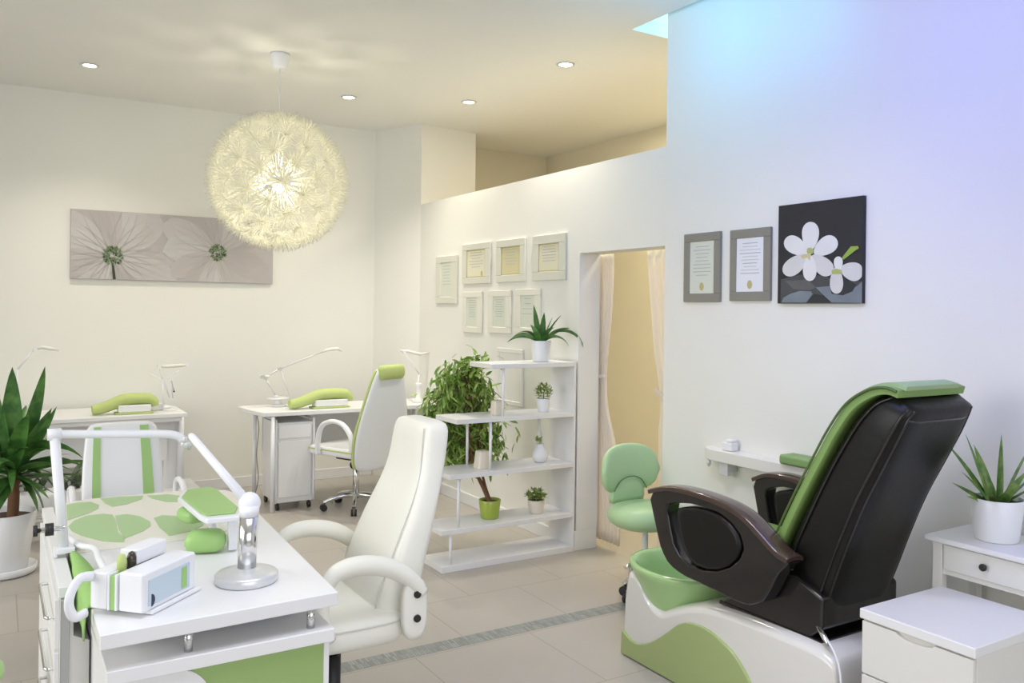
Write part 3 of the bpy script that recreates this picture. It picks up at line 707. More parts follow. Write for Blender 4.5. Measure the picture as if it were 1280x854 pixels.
# --- LED desk lamp with round base
p = pz(307, 728, DZ); q0 = V((p.x+.005, p.y+.01, DZ))
t = thing('desk_lamp', 'white LED arm lamp on a heavy round base, standing on the front desk', 'lamp', q0)
b = BM(); lathe(b, q0, [(0, 0.0005), (.084, .0005), (.088, .004), (.088, .022), (.082, .028), (.05, .036), (.03, .04), (0, .042)], 48); obj('base', b, SILVER, t)
jp = pY(320, 628, q0.y+.01)
b = BM(); tube(b, [q0+V((0,0,.036)), (q0.x+.005, q0.y, jp.z-.03)], .026, 28); obj('column', b, CHROME, t)
b = BM(); tube(b, [(q0.x+.005, q0.y, jp.z-.034), (q0.x+.005, q0.y, jp.z-.005)], .028, 24); ball(b, (q0.x+.008, q0.y+.01, jp.z), .032); obj('joint', b, WHITE2, t)
tip = pY(240, 546, q0.y+.14)
b = BM(); a0 = V((q0.x+.005, q0.y+.005, jp.z)); tube(b, [a0, a0.lerp(tip, .5), tip, tip+(tip-a0).normalized()*.01], [.017, .015, .013, .007], 16, sy=.75); obj('light_arm', b, WHITE2, t)
# --- clamp lamp on left edge
yb = 3.02
pb = pY(80, 690, yb); pt_ = pY(68, 543, yb+.02); pe1 = pY(212, 543, yb+.02); pe2 = pY(229, 550, yb+.02); pe3 = pY(236, 556, yb+.02)
t = thing('clamp_lamp', 'white angular LED tube lamp clamped to the left edge of the front desk', 'lamp', (pb.x, yb, DZ))
b = BM(); tube(b, [pb, pt_], .0155, 14); obj('upright_arm', b, WHITE2, t)
b = BM(); tube(b, smooth_path([pt_+V((-.015,0,.002)), pt_.lerp(pe1, .5), pe1, pe2], 6), .0135, 14); obj('light_arm', b, WHITE2, t)
b = BM(); ball(b, pt_, .019); tube(b, [pt_-V((.02,0,0)), pt_+V((.02,0,0))], .019, 14); obj('elbow', b, WHITE2, t)
b = BM(); ball(b, pe2, .016); tube(b, [pe2+V((-.006, 0, -.006)), pe3+V((.006, 0, -.008))], .013, 12); obj('hinge', b, SILVER, t)
b = BM(); box(b, pb.x-.022, pb.x+.03, yb-.03, yb+.03, DZ+.002, DZ+.018); box(b, pb.x-.03, pb.x-.018, yb-.02, yb+.02, DZ-.011, DZ+.018); obj('clamp', b, WHITE2, t, bevel=.003)
c0 = pX(72, 661, .15); c1 = V((.09, c0.y, c0.z))
b = BM(); tube(b, [c0+V((.02,0,0)), c1], .007, 10); obj('clamp_screw', b, CHROME, t)
b = BM(); tube(b, [(.088, c0.y, c0.z), (.099, c0.y, c0.z)], .016, 14); tube(b, [(.118, c0.y, c0.z), (.14, c0.y, c0.z)], .018, 14); obj('clamp_knob', b, BLACKP, t)
# --- hand rest tray
t = thing('arm_rest', 'raised white arm rest with a green pad on the front desk', 'arm rest', (.66, 3.0, DZ))
hz = .885
P = [pz(x, y, hz) for x, y in ((222, 622), (230, 612), (262, 608), (272, 611), (303, 637), (300, 645), (258, 649), (248, 644))]
b = BM(); prism(b, [V(p)-V((0,0,.018)) for p in P], (0, 0, .018)); obj('tray', b, WHITE2, t, bevel=.006, seg=3)
cen = sum(P, V((0,0,0)))/len(P)
b = BM(); prism(b, [cen+(V(p)-cen)*.86+V((0,0,.0)) for p in P], (0, 0, .007)); obj('pad', b, GREEN, t, bevel=.003)
b = BM(); q = pz(291, 690, DZ); box(b, q.x-.014, q.x+.014, q.y+.0, q.y+.02, DZ+.005, hz-.016); obj('stand', b, WHITE2, t, bevel=.003)
b = BM(); pillow(b, (cen.x-.045, cen.y+.05, hz-.048), .04, .055, .026, .3); obj('under_pad', b, GREEN, t)
b = BM(); tube(b, [(cen.x, cen.y, hz-.017), (cen.x+.02, cen.y, DZ+.005)], .012, 12); obj('stem', b, WHITE2, t)
q = pz(257, 690, DZ)
b = BM(); pillow(b, (q.x, q.y, DZ+.0365), .064, .045, .035, -.35, e=3.6); tag(obj('wrist_cushion', b, GREEN), 'small rounded green wrist cushion lying beside the lamp base on the front desk', 'cushion')
# --- organiser box
t = thing('manicure_organiser', 'white box organiser with pale blue side and tools on the front desk', 'organiser', (.314, 2.275, DZ))
e1 = V((.157, .151, 0)).normalized(); e2 = V((-e1.y, e1.x, 0)); o0 = V((.314, 2.275, DZ+.001))
MX = Matrix(((e1.x, e2.x, 0, o0.x), (e1.y, e2.y, 0, o0.y), (0, 0, 1, o0.z), (0, 0, 0, 1)))
def lb(bm, a0, a1, c0, c1, z0, z1, mi=0): box(bm, a0, a1, c0, c1, z0, z1, mi, MX)
b = BM(); lb(b, .03, .235, -.006, .165, 0, .012); obj('tray', b, WHITE2, t, bevel=.004)
b = BM(); lb(b, 0, .215, .0, .072, .012, .112); obj('main_box', b, WHITE2, t, bevel=.006, seg=3)
b = BM(); lb(b, .02, .185, -.0025, .001, .025, .092); obj('side_window', b, pbr('pale_blue_acrylic', (.55, .66, .74), .12, coat=.5), t)
b = BM(); lb(b, .15, .172, -.004, -.002, .03, .085); obj('green_sticker', b, GREEN, t)
b = BM(); c_ = MX @ V((.03, -.0035, .038)); prism(b, [c_+e1*(.013*math.cos(a*PI/8))+V((0,0,.016*math.sin(a*PI/8))) for a in range(-4, 5)], e2*.001); obj('round_mark', b, pbr('navy_dot', (.02, .03, .07), .4), t)
b = BM(); lb(b, .0, .215, .078, .084, .012, .104, 0); lb(b, .0, .215, .100, .106, .012, .104, 0); obj('divider', b, WHITE2, t, bevel=.001)
b = BM(); lb(b, .002, .16, .085, .099, .012, .10); obj('nail_file_block', b, GREEN, t, bevel=.002)
b = BM(); lb(b, 0, .20, .108, .158, .012, .106); obj('side_box', b, WHITE2, t, bevel=.005, seg=3)
b = BM(); lb(b, .08, .2, .082, .135, .106, .145); obj('raised_box', b, WHITE2, t, bevel=.004)
b = BM(); hp = [MX@V((x, y, z)) for x, y, z in ((.0, .15, .095), (-.035, .158, .098), (-.058, .163, .07), (-.062, .165, .035), (-.045, .163, .004), (-.01, .16, .004))]
tube(b, smooth_path(hp, 5), .008, 10, sy=1.6); obj('carry_handle', b, WHITE2, t)
for nm, xx, m, yy in (('green_bottle', .045, LIME, .1), ('dark_bottle', .072, pbr('dark_glass', (.05, .04, .03), .15), .092)):
    c_ = MX@V((xx, yy, .1)); b = BM(); lathe(b, c_, [(0, 0), (.012, 0), (.012, .028), (.008, .04), (0, .045)], 16); obj(nm, b, m, t)
b = BM(); tube(b, smooth_path([pz(86, 672, DZ+.012), pz(100, 682, DZ+.02), pz(118, 686, DZ+.03), pz(124, 700, DZ+.03), pz(134, 716, DZ+.012)], 6), .010, 10)
tag(obj('flexible_tube', b, WHITE2), 'white curved tube lying across the left edge of the front desk mat', 'tube')
# ================================================================== WHITE EXECUTIVE CHAIR
chair = thing('executive_chair', 'high-backed white leather office chair with padded arms at the front desk', 'chair', (.985, 2.80, 0))
YC = 2.80
def sec(xf, xb_, z, hw, tilt=0): return (((xf+xb_)/2, YC, z), ((xb_-xf)/2, 0, (xb_-xf)/2*tilt), (0, hw, 0))
b = BM()
prof = [(1.12, 1.17, .42, .14), (1.085, 1.22, .44, .19), (1.065, 1.245, .50, .205), (1.075, 1.255, .58, .212), (1.120, 1.275, .69, .212), (1.170, 1.305, .80, .205), (1.212, 1.328, .88, .190), (1.246, 1.352, .96, .172), (1.258, 1.370, 1.03, .160), (1.266, 1.382, 1.10, .152), (1.272, 1.384, 1.130, .146), (1.285, 1.375, 1.150, .125)]
loft(b, [sec(*p) for p in prof], n=36, e=4.2); obj('backrest', b, LEATH, chair, sub=1)
# seams: near edge, headrest edge
b = BM()
SV = .86; SU = (1-SV**4.2)**(1/4.2)
near = [((xf+xb_)/2-(xb_-xf)/2*SU-.003, YC-hw*SV-.002, z) for xf, xb_, z, hw in prof[2:-1]]; tube(b, smooth_path(near), .0022, 6)
hs = [((1.246+1.352)/2-.053*(1-abs(v_)**4.2)**(1/4.2)-(.010*(1-abs(v_)))-.006, YC+.172*v_, .955-.055*(1-v_*v_)) for v_ in (-.86, -.6, -.3, 0, .3, .6, .86)]
tube(b, smooth_path(hs), .0022, 6); obj('back_seams', b, SEAM, chair)
b = BM()
SXC = 1.01
loft(b, [((SXC, YC, .430), (.15,0,0), (0,.19,0)), ((SXC, YC, .438), (.18,0,0), (0,.232,0)), ((SXC, YC, .46), (.192,0,0), (0,.247,0)), ((SXC, YC, .505), (.192,0,0), (0,.247,0)), ((SXC, YC, .530), (.185,0,0), (0,.240,0)), ((SXC, YC, .548), (.16,0,0), (0,.205,0)), ((SXC, YC, .553), (.1,0,0), (0,.1,0))], n=40, e=4.5)
obj('seat', b, LEATH, chair, sub=1)
b = BM(); q = [(SXC+.190*math.copysign(abs(math.cos(a))**(2/4.5), math.cos(a)), YC+.245*math.copysign(abs(math.sin(a))**(2/4.5), math.sin(a)), .512) for a in [2*PI*k/48 for k in range(49)]]
tube(b, q, .003, 6); obj('seat_seam', b, SEAM, chair)
for s in (-1, 1):
    y = YC+s*.262
    path = [(1.215, y, .60), (1.17, y, .655), (1.10, y, .700), (1.02, y, .722), (.95, y, .722), (.90, y, .700), (.872, y, .64), (.875, y, .56), (.90, y-s*.012, .50)]
    b = BM(); pth = smooth_path(path, 5); n_ = len(pth)
    tube(b, pth, [.020+.008*math.sin(PI*min(1, i/n_*1.4)) for i in range(n_)], 16, sy=1.15); ar = obj('armrest', b, LEATH, chair)
    b = BM(); loft(b, [((1.185, y+k*.014, .555), (.045*q_, 0, 0), (0, 0, .105*q_)) for k, q_ in ((-1, .8), (-.8, .98), (.8, .98), (1, .85))], n=28, e=2.8); child(ar, 'arm_plate', b, LEATH)
    for z in (.605, .525): b = BM(); tube(b, [(1.19, y-s*.005, z), (1.19, y+s*.020, z)], .0125, 16); child(ar, 'bolt', b, DARKM)
b = BM(); tube(b, [(1.0, YC, .33), (1.0, YC, .42)], .019, 20); obj('gas_lift', b, CHROME, chair)
b = BM(); tube(b, [(1.0, YC, .08), (1.0, YC, .345)], .028, 20); obj('lift_sleeve', b, BLACKP, chair)
b = BM(); box(b, .90, 1.10, YC-.09, YC+.09, .415, .43); obj('mount_plate', b, BLACKP, chair, bevel=.004)
def star(cx, cy, r_, parent, mm, loc=False, a0=.3, z=.085, nm='base_leg'):
    for k in range(5):
        a = a0+2*PI*k/5; dx, dy = math.cos(a), math.sin(a)
        b = BM(); tube(b, smooth_path([(cx, cy, z+.02), (cx+dx*r_*.4, cy+dy*r_*.4, z+.02), (cx+dx*r_*.8, cy+dy*r_*.8, z), (cx+dx*r_, cy+dy*r_, z-.022)], 4), [.020]*5+[.017]*4+[.014]*4, 10)
        lg = obj(nm, b, mm, parent, local=loc)
        b = BM()
        for s in (-.012, .012):
            c_ = V((cx+dx*r_-dy*s, cy+dy*r_+dx*s, .026)); ax = V((-dy, dx, 0))*.009; tube(b, [c_-ax, c_+ax], .0255, 14)
        if loc: obj('caster', b, BLACKP, lg, local=True)
        else: child(lg, 'caster', b, BLACKP)
star(1.0, YC, .29, chair, CHROME, a0=.7)
# ================================================================== CLIENT CHAIR (white, green stripes)
cc = thing('client_chair', 'white chair with two green stripes down its backrest behind the front desk', 'chair', (.55, 4.42, 0))
b = BM(); W2 = [(.50, .180), (.60, .187), (.75, .182), (.88, .170), (.945, .160), (.965, .135)]
def cs(z, hw, yo): return ((.530, 4.50+yo, z), (hw, 0, 0), (0, .030, 0))
loft(b, [cs(z, h_, (z-.5)*.22) for z, h_ in W2], n=32, e=5); obj('backrest', b, WHITE2, cc, sub=1)
for x0, x1, u in ((.388, .428, -1), (.618, .672, 1)):
    b = BM(); pts = []; 
    for z in [.50+.45*k/8 for k in range(9)]:
        sh = -u*.012*((z-.5)/.45)**2
        pts.append((x0+sh-.0*u, z))
    up = [(x, 4.468+(z-.5)*.22, z) for x, z in pts]; dn = [(x+(x1-x0)*(1-.25*((z-.5)/.45)), 4.468+(z-.5)*.22, z) for x, z in pts]
    vs = [(b.verts.new(a), b.verts.new(c_)) for a, c_ in zip(up, dn)]
    for a, c_ in zip(vs, vs[1:]): b.faces.new((a[0], a[1], c_[1], c_[0]))
    obj('green_stripe', b, GREEN, cc, solid=.006)
b = BM(); pillow(b, (.525, 4.30, .47), .215, .21, .035, e=4); obj('seat', b, WHITE2, cc)
b = BM(); tube(b, [(.525, 4.32, .07), (.525, 4.32, .44)], .022, 16); obj('gas_lift', b, CHROME, cc)
for s in (-1, 1):
    b = BM(); x = .525+s*.235; tube(b, smooth_path([(x, 4.46, .52), (x, 4.44, .66), (x, 4.34, .70), (x, 4.22, .66), (x-s*.02, 4.2, .5)], 5), .014, 10); obj('armrest', b, WHITE2, cc)
star(.525, 4.32, .26, cc, CHROME, a0=.2)
# ================================================================== REAR STATION RIGHT (desk by the partition)
d2 = thing('manicure_desk', 'white manicure desk by the corner pillar with a trolley under its left end', 'desk', (2.4, 6.55, 0))
b = BM(); tp = [(1.62, 6.79), (1.64, 6.55), (1.69, 6.30), (1.9, 6.285), (3.1, 6.285), (3.165, 6.30), (3.165, 6.78), (1.66, 6.82)]
prism(b, [(x, y, .728) for x, y in tp], (0, 0, .032)); obj('desk_top', b, WHITE, d2, bevel=.004)
for x, y in ((1.755, 6.80), (1.765, 6.315), (3.12, 6.34), (3.12, 6.74)):
    b = BM(); tube(b, [(x, y, 0), (x, y, .728)], .016, 12); obj('leg', b, WHITE2, d2)
b = BM(); box(b, 1.8, 3.1, 6.74, 6.755, .40, .72); obj('modesty_panel', b, WHITE, d2)
t = thing('storage_trolley', 'white wheeled trolley cabinet under the left end of the far desk', 'trolley', (1.94, 6.6, 0))
b = BM(); box(b, 1.80, 2.085, 6.345, 6.72, .06, .67); obj('cabinet_body', b, WHITE, t, bevel=.004)
b = BM(); box(b, 1.815, 2.07, 6.333, 6.345, .10, .53); obj('cabinet_door', b, WHITE, t, bevel=.004)
b = BM(); box(b, 1.815, 2.07, 6.333, 6.345, .55, .655); obj('drawer', b, WHITE, t, bevel=.004)
b = BM(); 
for x in (1.795, 2.09): tube(b, smooth_path([(x, 6.335, .06), (x, 6.335, .4), (x, 6.34, .66), (x, 6.38, .69), (x, 6.68, .69)], 4), .009, 8)
obj('tubular_frame', b, WHITE2, t)
for x in (1.82, 2.065):
    for y in (6.37, 6.69):
        b = BM(); tube(b, [(x-.01, y, .026), (x+.01, y, .026)], .0255, 12); tube(b, [(x, y, .03), (x, y, .065)], .008, 8); obj('caster', b, DARKM, t)
b = BM(); tube(b, smooth_path([(1.72, 6.62, .727), (1.735, 6.60, .6), (1.72, 6.6, .4), (1.74, 6.62, .2), (1.72, 6.7, .01)], 5), .004, 6)
tag(obj('power_cable', b, pbr('grey_cable', (.3, .3, .3), .5)), 'thin grey cable hanging from the far desk beside the trolley', 'cable')
def hand_cushion(label, x0, x1, y, z, big):
    """arched green arm cushion over a white towel"""
    t = thing('arm_cushion', label, 'cushion', ((x0+x1)/2, y, z), 0, 'green arm cushions on the far desks')
    L = x1-x0; b = BM(); pa = smooth_path([(x0-L*.5, y, z+.038), (x0-L*.3, y, z+.045), (x0, y, z+.075), (x0+L*.3, y, z+.105), (x1-L*.2, y, z+.105), (x1-L*.04, y, z+.085), (x1, y, z+.05)], 5)
    n_ = len(pa); tube(b, pa, [.046+.014*math.sin(PI*i/n_) for i in range(n_)], 14, sy=.74); obj('arched_pad', b, LIME, t)
    b = BM(); box(b, x0+.03, x1-.025, y-.06, y+.05, z+.012, z+.068); obj('folded_towel', b, WHITE, t, bevel=.01, seg=3)
    b = BM(); box(b, x0+.01, x1-.01, y-.065, y+.055, z+.001, z+.012); obj('base_board', b, LIME, t, bevel=.003)
    return t
hand_cushion('lime green arched arm cushion over a white towel on the far desk beside the corner', 2.08, 2.40, 6.42, .761, 1)
b = BM(); lathe(b, (1.90, 6.66, .761), [(0, 0), (.06, 0), (.06, .015), (.03, .02), (.03, .055), (.085, .062), (.085, .07), (0, .07)], 28)
tag(obj('round_stand', b, WHITE), 'small white round stand at the left end of the far desk', 'stand')
def thin_lamp(label, pts, joints, head, y, base, base_r=.05, m=SILVER):
    P = [pY(px, py, y) for px, py in pts]; P[0] = V((P[0].x, y, base))
    t = thing('task_lamp', label, 'lamp', (P[0].x, y, base))
    b = BM(); lathe(b, (P[0].x, y, base), [(0, .0005), (base_r, .0005), (base_r, .012), (.012, .02), (0, .02)], 20); obj('base', b, WHITE2, t)
    for a, c_ in zip(P, P[1:]):
        b = BM(); tube(b, [a+V((0,0,.01 if a is P[0] else 0)), c_], .0065, 8); obj('arm', b, m, t)
    for j in joints:
        q = pY(j[0], j[1], y); b = BM(); tube(b, [q-V((0,.016,0)), q+V((0,.016,0))], .015, 12); obj('joint', b, m, t)
    b = BM(); H_ = [pY(px, py, y) for px, py in head]; tube(b, H_, [.012, .020, .020, .008][:len(H_)] if len(H_) == 4 else .016, 12, sy=.7); obj('lamp_head', b, CREAM, t)
    return t
thin_lamp('slender articulated lamp with its long arm reaching right over the far desk', [(366, 496), (350, 461), (405, 439)], [(350, 461), (329, 471)], [(403, 440), (411, 437), (422, 436), (427, 439)], 6.62, .761)
o = thin_lamp('short bent lamp standing on the round white stand on the far desk', [(345, 492), (331, 472), (350, 461)], [(331, 472)], [(325, 472), (329, 471), (335, 471), (338, 470)], 6.66, .832, .02)
thin_lamp('white articulated lamp at the right end of the far desk behind the task chair', [(520, 497), (524, 468), (505, 440)], [(505, 440)], [(500, 438), (508, 439), (525, 443), (536, 441)], 6.6, .761, .06, WHITE2)
# vase-shaped steriliser
b = BM(); p = pY(523, 500, 6.45); lathe(b, (p.x, 6.45, .761), [(0, 0), (.05, 0), (.05, .02), (.02, .04), (.018, .13), (.028, .16), (.02, .165), (0, .16)], 20)
tag(obj('lamp_stand_cup', b, WHITE), 'slim white pedestal cup at the right end of the far desk', 'cup')
# rear task chair
c2 = thing('task_chair', 'white task chair with green edging and green headrest pillow at the far desk', 'chair', (2.37, 6.16, 0), 0)
th = math.radians(24)   # chair faces the desk, turned a little left
c2.rotation_euler = (0, 0, th)
# local frame: forward +Y, origin under the seat
b = BM(); bs = [(.335, .20), (.37, .255), (.45, .285), (.60, .285), (.75, .25), (.90, .205), (1.02, .165), (1.09, .13), (1.115, .10)]
loft(b, [((0, -.24-(z-.35)*.12, z), (hw, 0, 0), (0, .030, 0)) for z, hw in bs], n=36, e=3.4); obj('backrest', b, WHITE2, c2, local=True, sub=1)
b = BM(); pl = smooth_path([(-hw-.002, -.235-(z-.35)*.12, z) for z, hw in bs[1:-1]], 4); tube(b, pl, .010, 8); tube(b, [(-p_.x, p_.y, p_.z) for p_ in pl], .010, 8); obj('edge_piping', b, LIME, c2, local=True)
b = BM(); loft(b, [((x, -.355, 1.075), (0, .040*k, 0), (0, 0, .055*k)) for x, k in ((-.125, .3), (-.118, .8), (-.10, 1), (.10, 1), (.118, .8), (.125, .3))], n=24, e=2.6); obj('headrest_pillow', b, LIME, c2, local=True)
b = BM(); box(b, -.25, .25, -.20, .26, .43, .50); obj('seat', b, WHITE2, c2, local=True, bevel=.02, seg=3)
b = BM(); box(b, -.254, .254, -.204, .264, .470, .482); obj('seat_piping', b, LIME, c2, local=True, bevel=.005)
for s in (-1, 1):
    b = BM(); x = s*.285
    tube(b, smooth_path([(x, -.24, .50), (x, -.23, .60), (x, -.15, .685), (x, -.03, .705), (x, .08, .66), (x, .12, .55), (x, .12, .44)], 5), .017, 12, sy=1.4); obj('armrest', b, WHITE2, c2, local=True)
b = BM(); box(b, -.10, .10, -.14, .12, .385, .43); tube(b, [(-.16, -.12, .37), (-.06, -.12, .37)], .03, 12); obj('tilt_mechanism', b, BLACKP, c2, local=True, bevel=.004)
b = BM(); tube(b, [(0, 0, .08), (0, 0, .39)], .024, 16); obj('gas_lift', b, CHROME, c2, local=True)
star(0, 0, .25, c2, CHROME, True, a0=2.62)
# ================================================================== REAR STATION LEFT
DL = .745
d1 = thing('manicure_desk', 'white manicure desk on the left against the far wall, behind the striped chair', 'desk', (.6, 7.0, 0))
b = BM(); prism(b, [(-.35, 6.66, DL-.03), (1.215, 6.66, DL-.03), (1.215, 7.16, DL-.03), (1.17, 7.30, DL-.03), (-.35, 7.30, DL-.03)], (0, 0, .03)); obj('desk_top', b, WHITE, d1, bevel=.004)
b = BM(); box(b, -.3, 1.12, 6.95, 6.965, .35, DL-.03); obj('modesty_panel', b, WHITE, d1)
b = BM(); box(b, -.3, 1.18, 6.68, 6.70, DL-.06, DL-.03); obj('front_rail', b, WHITE, d1)
b = BM(); box(b, 1.10, 1.20, 6.98, 7.02, .12, DL-.03); obj('column', b, WHITE, d1, bevel=.004)
for x in (1.22, -.25):
    b = BM(); tube(b, [(x, 6.95, .12), (x, 6.95, DL-.03)], .024, 14); obj('leg', b, WHITE2, d1)
b = BM(); box(b, -.35, 1.36, 6.80, 7.30, .075, .125); box(b, -.33, 1.34, 6.82, 7.28, 0, .075); obj('plinth', b, WHITE, d1, bevel=.003)
hand_cushion('lime green arched arm cushion on the left far desk under the daisy canvas', .72, 1.0, 6.80, DL+.001, 0)
b = BM(); box(b, 1.0, 1.09, 6.90, 7.0, DL+.001, DL+.05); tag(obj('tissue_box', b, WHITE, bevel=.012, seg=3), 'small white box behind the green arm cushion on the left far desk', 'box')
thin_lamp('white lamp rising behind the potted palm at the left edge', [(18, 500), (22, 462), (42, 437)], [(44, 436)], [(46, 436), (53, 434), (64, 436), (74, 438)], 6.95, DL+.001, .06, WHITE2)
thin_lamp('white lamp with short horizontal head on the left far desk', [(205, 500), (203, 474), (200, 462)], [(199, 458), (234, 456)], [(200, 458), (208, 458), (226, 457), (236, 456)], 7.05, DL+.001, .05, WHITE2)
t = thing('tool_rack', 'white branching tool rack with black tip on the left far desk', 'rack', (1.2, 6.86, DL))
b = BM(); P0 = pY(212, 500, 6.86); lathe(b, (P0.x, 6.86, DL), [(0, .0005), (.05, .0005), (.05, .01), (0, .012)], 20); obj('base', b, WHITE2, t)
for k, pp in enumerate(([(212, 498), (203, 475), (188, 468)], [(212, 498), (205, 476), (220, 466), (224, 463)], [(216, 498), (214, 476), (218, 490)])):
    b = BM(); P_ = [pY(x, y, 6.86) for x, y in pp]; P_[0].z = max(P_[0].z, DL+.01); tube(b, P_, .005, 6); obj('arm', b, WHITE2, t)
b = BM(); ball(b, pY(217.5, 489.5, 6.845), .007); obj('tip', b, BLACKP, t)
# long planter with dim leaves
t = thing('trough_planter', 'long low white trough planter with dark striped leaves behind the potted palm', 'planter', (.25, 6.25, 0))
b = BM()
loft(b, [((-.25, 6.2, .285), (0, .10*k, 0), (0, 0, .065*k)) for k in (.9, 1)]+[((.53, 6.2, .285), (0, .10*k, 0), (0, 0, .065*k)) for k in (1, .9)], n=28, e=4); obj('trough', b, WHITE2, t)
b = BM()
for x in (-.1, .42):
    tube(b, [(x, 6.12, .225), (x, 6.10, .0)], .008, 8); tube(b, [(x, 6.28, .225), (x, 6.30, .0)], .008, 8)
tube(b, [(-.2, 6.11, .19), (.5, 6.11, .19)], .010, 8); obj('stand', b, CHROME, t)
b = BM(); R2 = random.Random(8)
for k in range(34): leaf(b, (R2.uniform(-.15, .46), 6.2+R2.uniform(-.04, .04), .335), R2.uniform(0, 2*PI), R2.uniform(.7, 1.4), R2.uniform(.15, .28), .05, R2.uniform(.5, 1.6), 6)
obj('leaves', b, LEAFK, t)
# ================================================================== POTTED PALM, LEFT
pc = V((.035, 5.62, 0))
t = thing('potted_dracaena', 'big dracaena palm with glossy dark leaves in a large white pot at the left edge', 'potted plant', pc)
b = BM(); lathe(b, (0,0,0), [(0, 0), (.145, 0), (.165, .012), (.17, .045), (.16, .048), (.13, .02), (0, .02)], 40); obj('saucer', b, WHITE2, t, local=True)
b = BM(); pot(b, (0,0,.02), .118, .165, .335); obj('pot', b, WHITE2, t, local=True)
b = BM(); lathe(b, (0,0,0), [(0, .30), (.15, .30), (.15, .322), (0, .325)], 24); obj('soil', b, SOIL, t, local=True)
b = BM(); tube(b, smooth_path([(.04, 0, .3), (.045, 0, .45), (.04, 0, .58), (.03, 0, .62)], 4), [.030]*5+[.027]*8, 12); tube(b, [(.045, 0, .48), (.085, 0, .57)], .016, 10); obj('trunk', b, BARK, t, local=True)
b = BM(); R2 = random.Random(21); rt = -YAW
fc = rt-PI/2   # towards the room's front
for k, (a, pit, L, W, dr, z, ro) in enumerate([(fc+.5, 1.50, .66, .115, .25, .58, .1), (fc-.6, 1.48, .55, .12, .2, .62, -.2), (rt+.25, 1.28, .62, .085, -.1, .62, .9), (rt+.3, 1.20, .42, .085, .2, .60, .9), (rt+.0, .98, .46, .055, -.1, .6, .9), (rt-.1, .95, .50, .085, 1.9, .66, .8), (rt+.2, .75, .42, .07, 1.5, .60, .7), (rt-.3, .6, .46, .06, 1.1, .60, .6), (rt-.2, .3, .42, .06, .6, .58, .5),
        (rt-.6, .2, .42, .07, .8, .58, .4), (rt+.4, .5, .46, .06, .8, .58, .6), (rt-.4, -.1, .36, .06, .3, .6, .5), (rt-.2, -.2, .38, .075, 1.6, .60, .7), (rt+3.3, .9, .5, .11, .9, .6, -.7), (rt+3.0, .4, .45, .10, 1.4, .6, -.7), (rt-1.6, .6, .42, .09, 1.8, .6, 0), (rt-1.9, 1.0, .45, .09, 1.2, .6, 0), (rt-2.5, .5, .42, .09, 1.9, .58, -.4), (rt-1.2, .9, .42, .08, 1.3, .6, .3), (rt+1.3, .9, .45, .07, 1., .6, 0), (rt+1.9, 1.2, .5, .09, .8, .6, 0), (rt-2.8, 1.2, .55, .12, .6, .6, -.6), (rt-.8, 1.2, .50, .09, .7, .6, .5),
        (rt+.6, .2, .4, .05, .5, .56, .5), (rt-1.3, .1, .3, .07, 1.2, .55, .2), (fc+.1, .3, .34, .08, 1.9, .58, .2), (fc+1.0, .1, .36, .07, 1.5, .6, .5)]):
    leaf(b, (.035+.015*math.cos(a), .015*math.sin(a), z-.03), a, pit, L, W, dr, 12, fold=.3, roll=ro)
for k in range(26): leaf(b, (.035, 0, .56+R2.random()*.06), R2.uniform(0, 2*PI), R2.uniform(.1, 1.2), R2.uniform(.22, .38), R2.uniform(.03, .05), R2.uniform(.6, 1.8), 9, fold=.35)
obj('leaves', b, LEAFD, t, local=True)
# green stool just inside the left edge of the frame
t = thing('round_stool', 'green padded stool whose rim just shows at the lower left corner', 'stool', (-.165, 2.93, 0))
b = BM(); pillow(b, (-.165, 2.93, .455), .19, .19, .045, e=2); obj('seat', b, GREEN, t)
b = BM(); tube(b, [(-.165, 2.93, .07), (-.165, 2.93, .42)], .02, 14); obj('gas_lift', b, CHROME, t)
star(-.165, 2.93, .2, t, CHROME)
# ================================================================== PEDICURE SPA CHAIR
spa = thing('pedicure_spa_chair', 'black leather pedicure spa chair with green cover on a white and green footbath base', 'spa chair', (2.72, 2.3, 0))
BX0, BX1 = 2.425, 3.03
prof = [(2.965, 0), (2.985, .10), (2.975, .26), (2.955, .37), (2.925, .388), (2.88, .365), (2.84, .315), (2.79, .28), (2.73, .27), (2.65, .305), (2.56, .345), (2.45, .375), (2.30, .39), (2.1, .395), (1.95, .395), (1.88, .385), (1.84, .35), (1.83, .2), (1.83, 0)]
pr = [V((0, y, z)) for y, z in prof]; pr = [pr[0]] + smooth_path(pr[1:-1], 4) + [pr[-1]]
b = BM(); secs_x = [(BX0+.07, .965, .0), (BX0+.02, .99, 0), (BX0, 1.0, -.03), ]
# shell: profile swept across the width with softened shoulders
rings = []
for x, drop in ((BX0, .030), (BX0+.012, .012), (BX0+.045, 0), (BX1-.045, 0), (BX1-.012, .012), (BX1, .030)):
    rings.append([b.verts.new((x, 1.83+(p.y-1.83)*(1-drop*.9), max(p.z-drop*(1 if p.z > .15 else 0), 0))) for p in pr])
for a, c_ in zip(rings, rings[1:]):
    for k in range(len(pr)):
        f = b.faces.new((a[k], a[(k+1)%len(pr)], c_[(k+1)%len(pr)], c_[k])); f.smooth = True
b.faces.new(rings[0]); b.faces.new(rings[-1][::-1])
shell = obj('base_shell', b, SHELL, spa)
wave = [(2.968, .004), (2.962, .115), (2.90, .085), (2.84, .088), (2.76, .125), (2.66, .20), (2.60, .25), (2.53, .282), (2.44, .288), (2.36, .27), (2.28, .235), (2.21, .17), (2.16, .08), (2.14, .004)]
wv = smooth_path([V((0, y, z)) for y, z in wave[1:-1]], 5)
b = BM(); prism(b, [(BX0-.012, y, z) for y, z in ([wave[0]]+[(p.y, p.z) for p in wv]+[wave[-1]])], (.02, 0, 0)); obj('green_wave_panel', b, GREENW, spa, bevel=.006, seg=3)
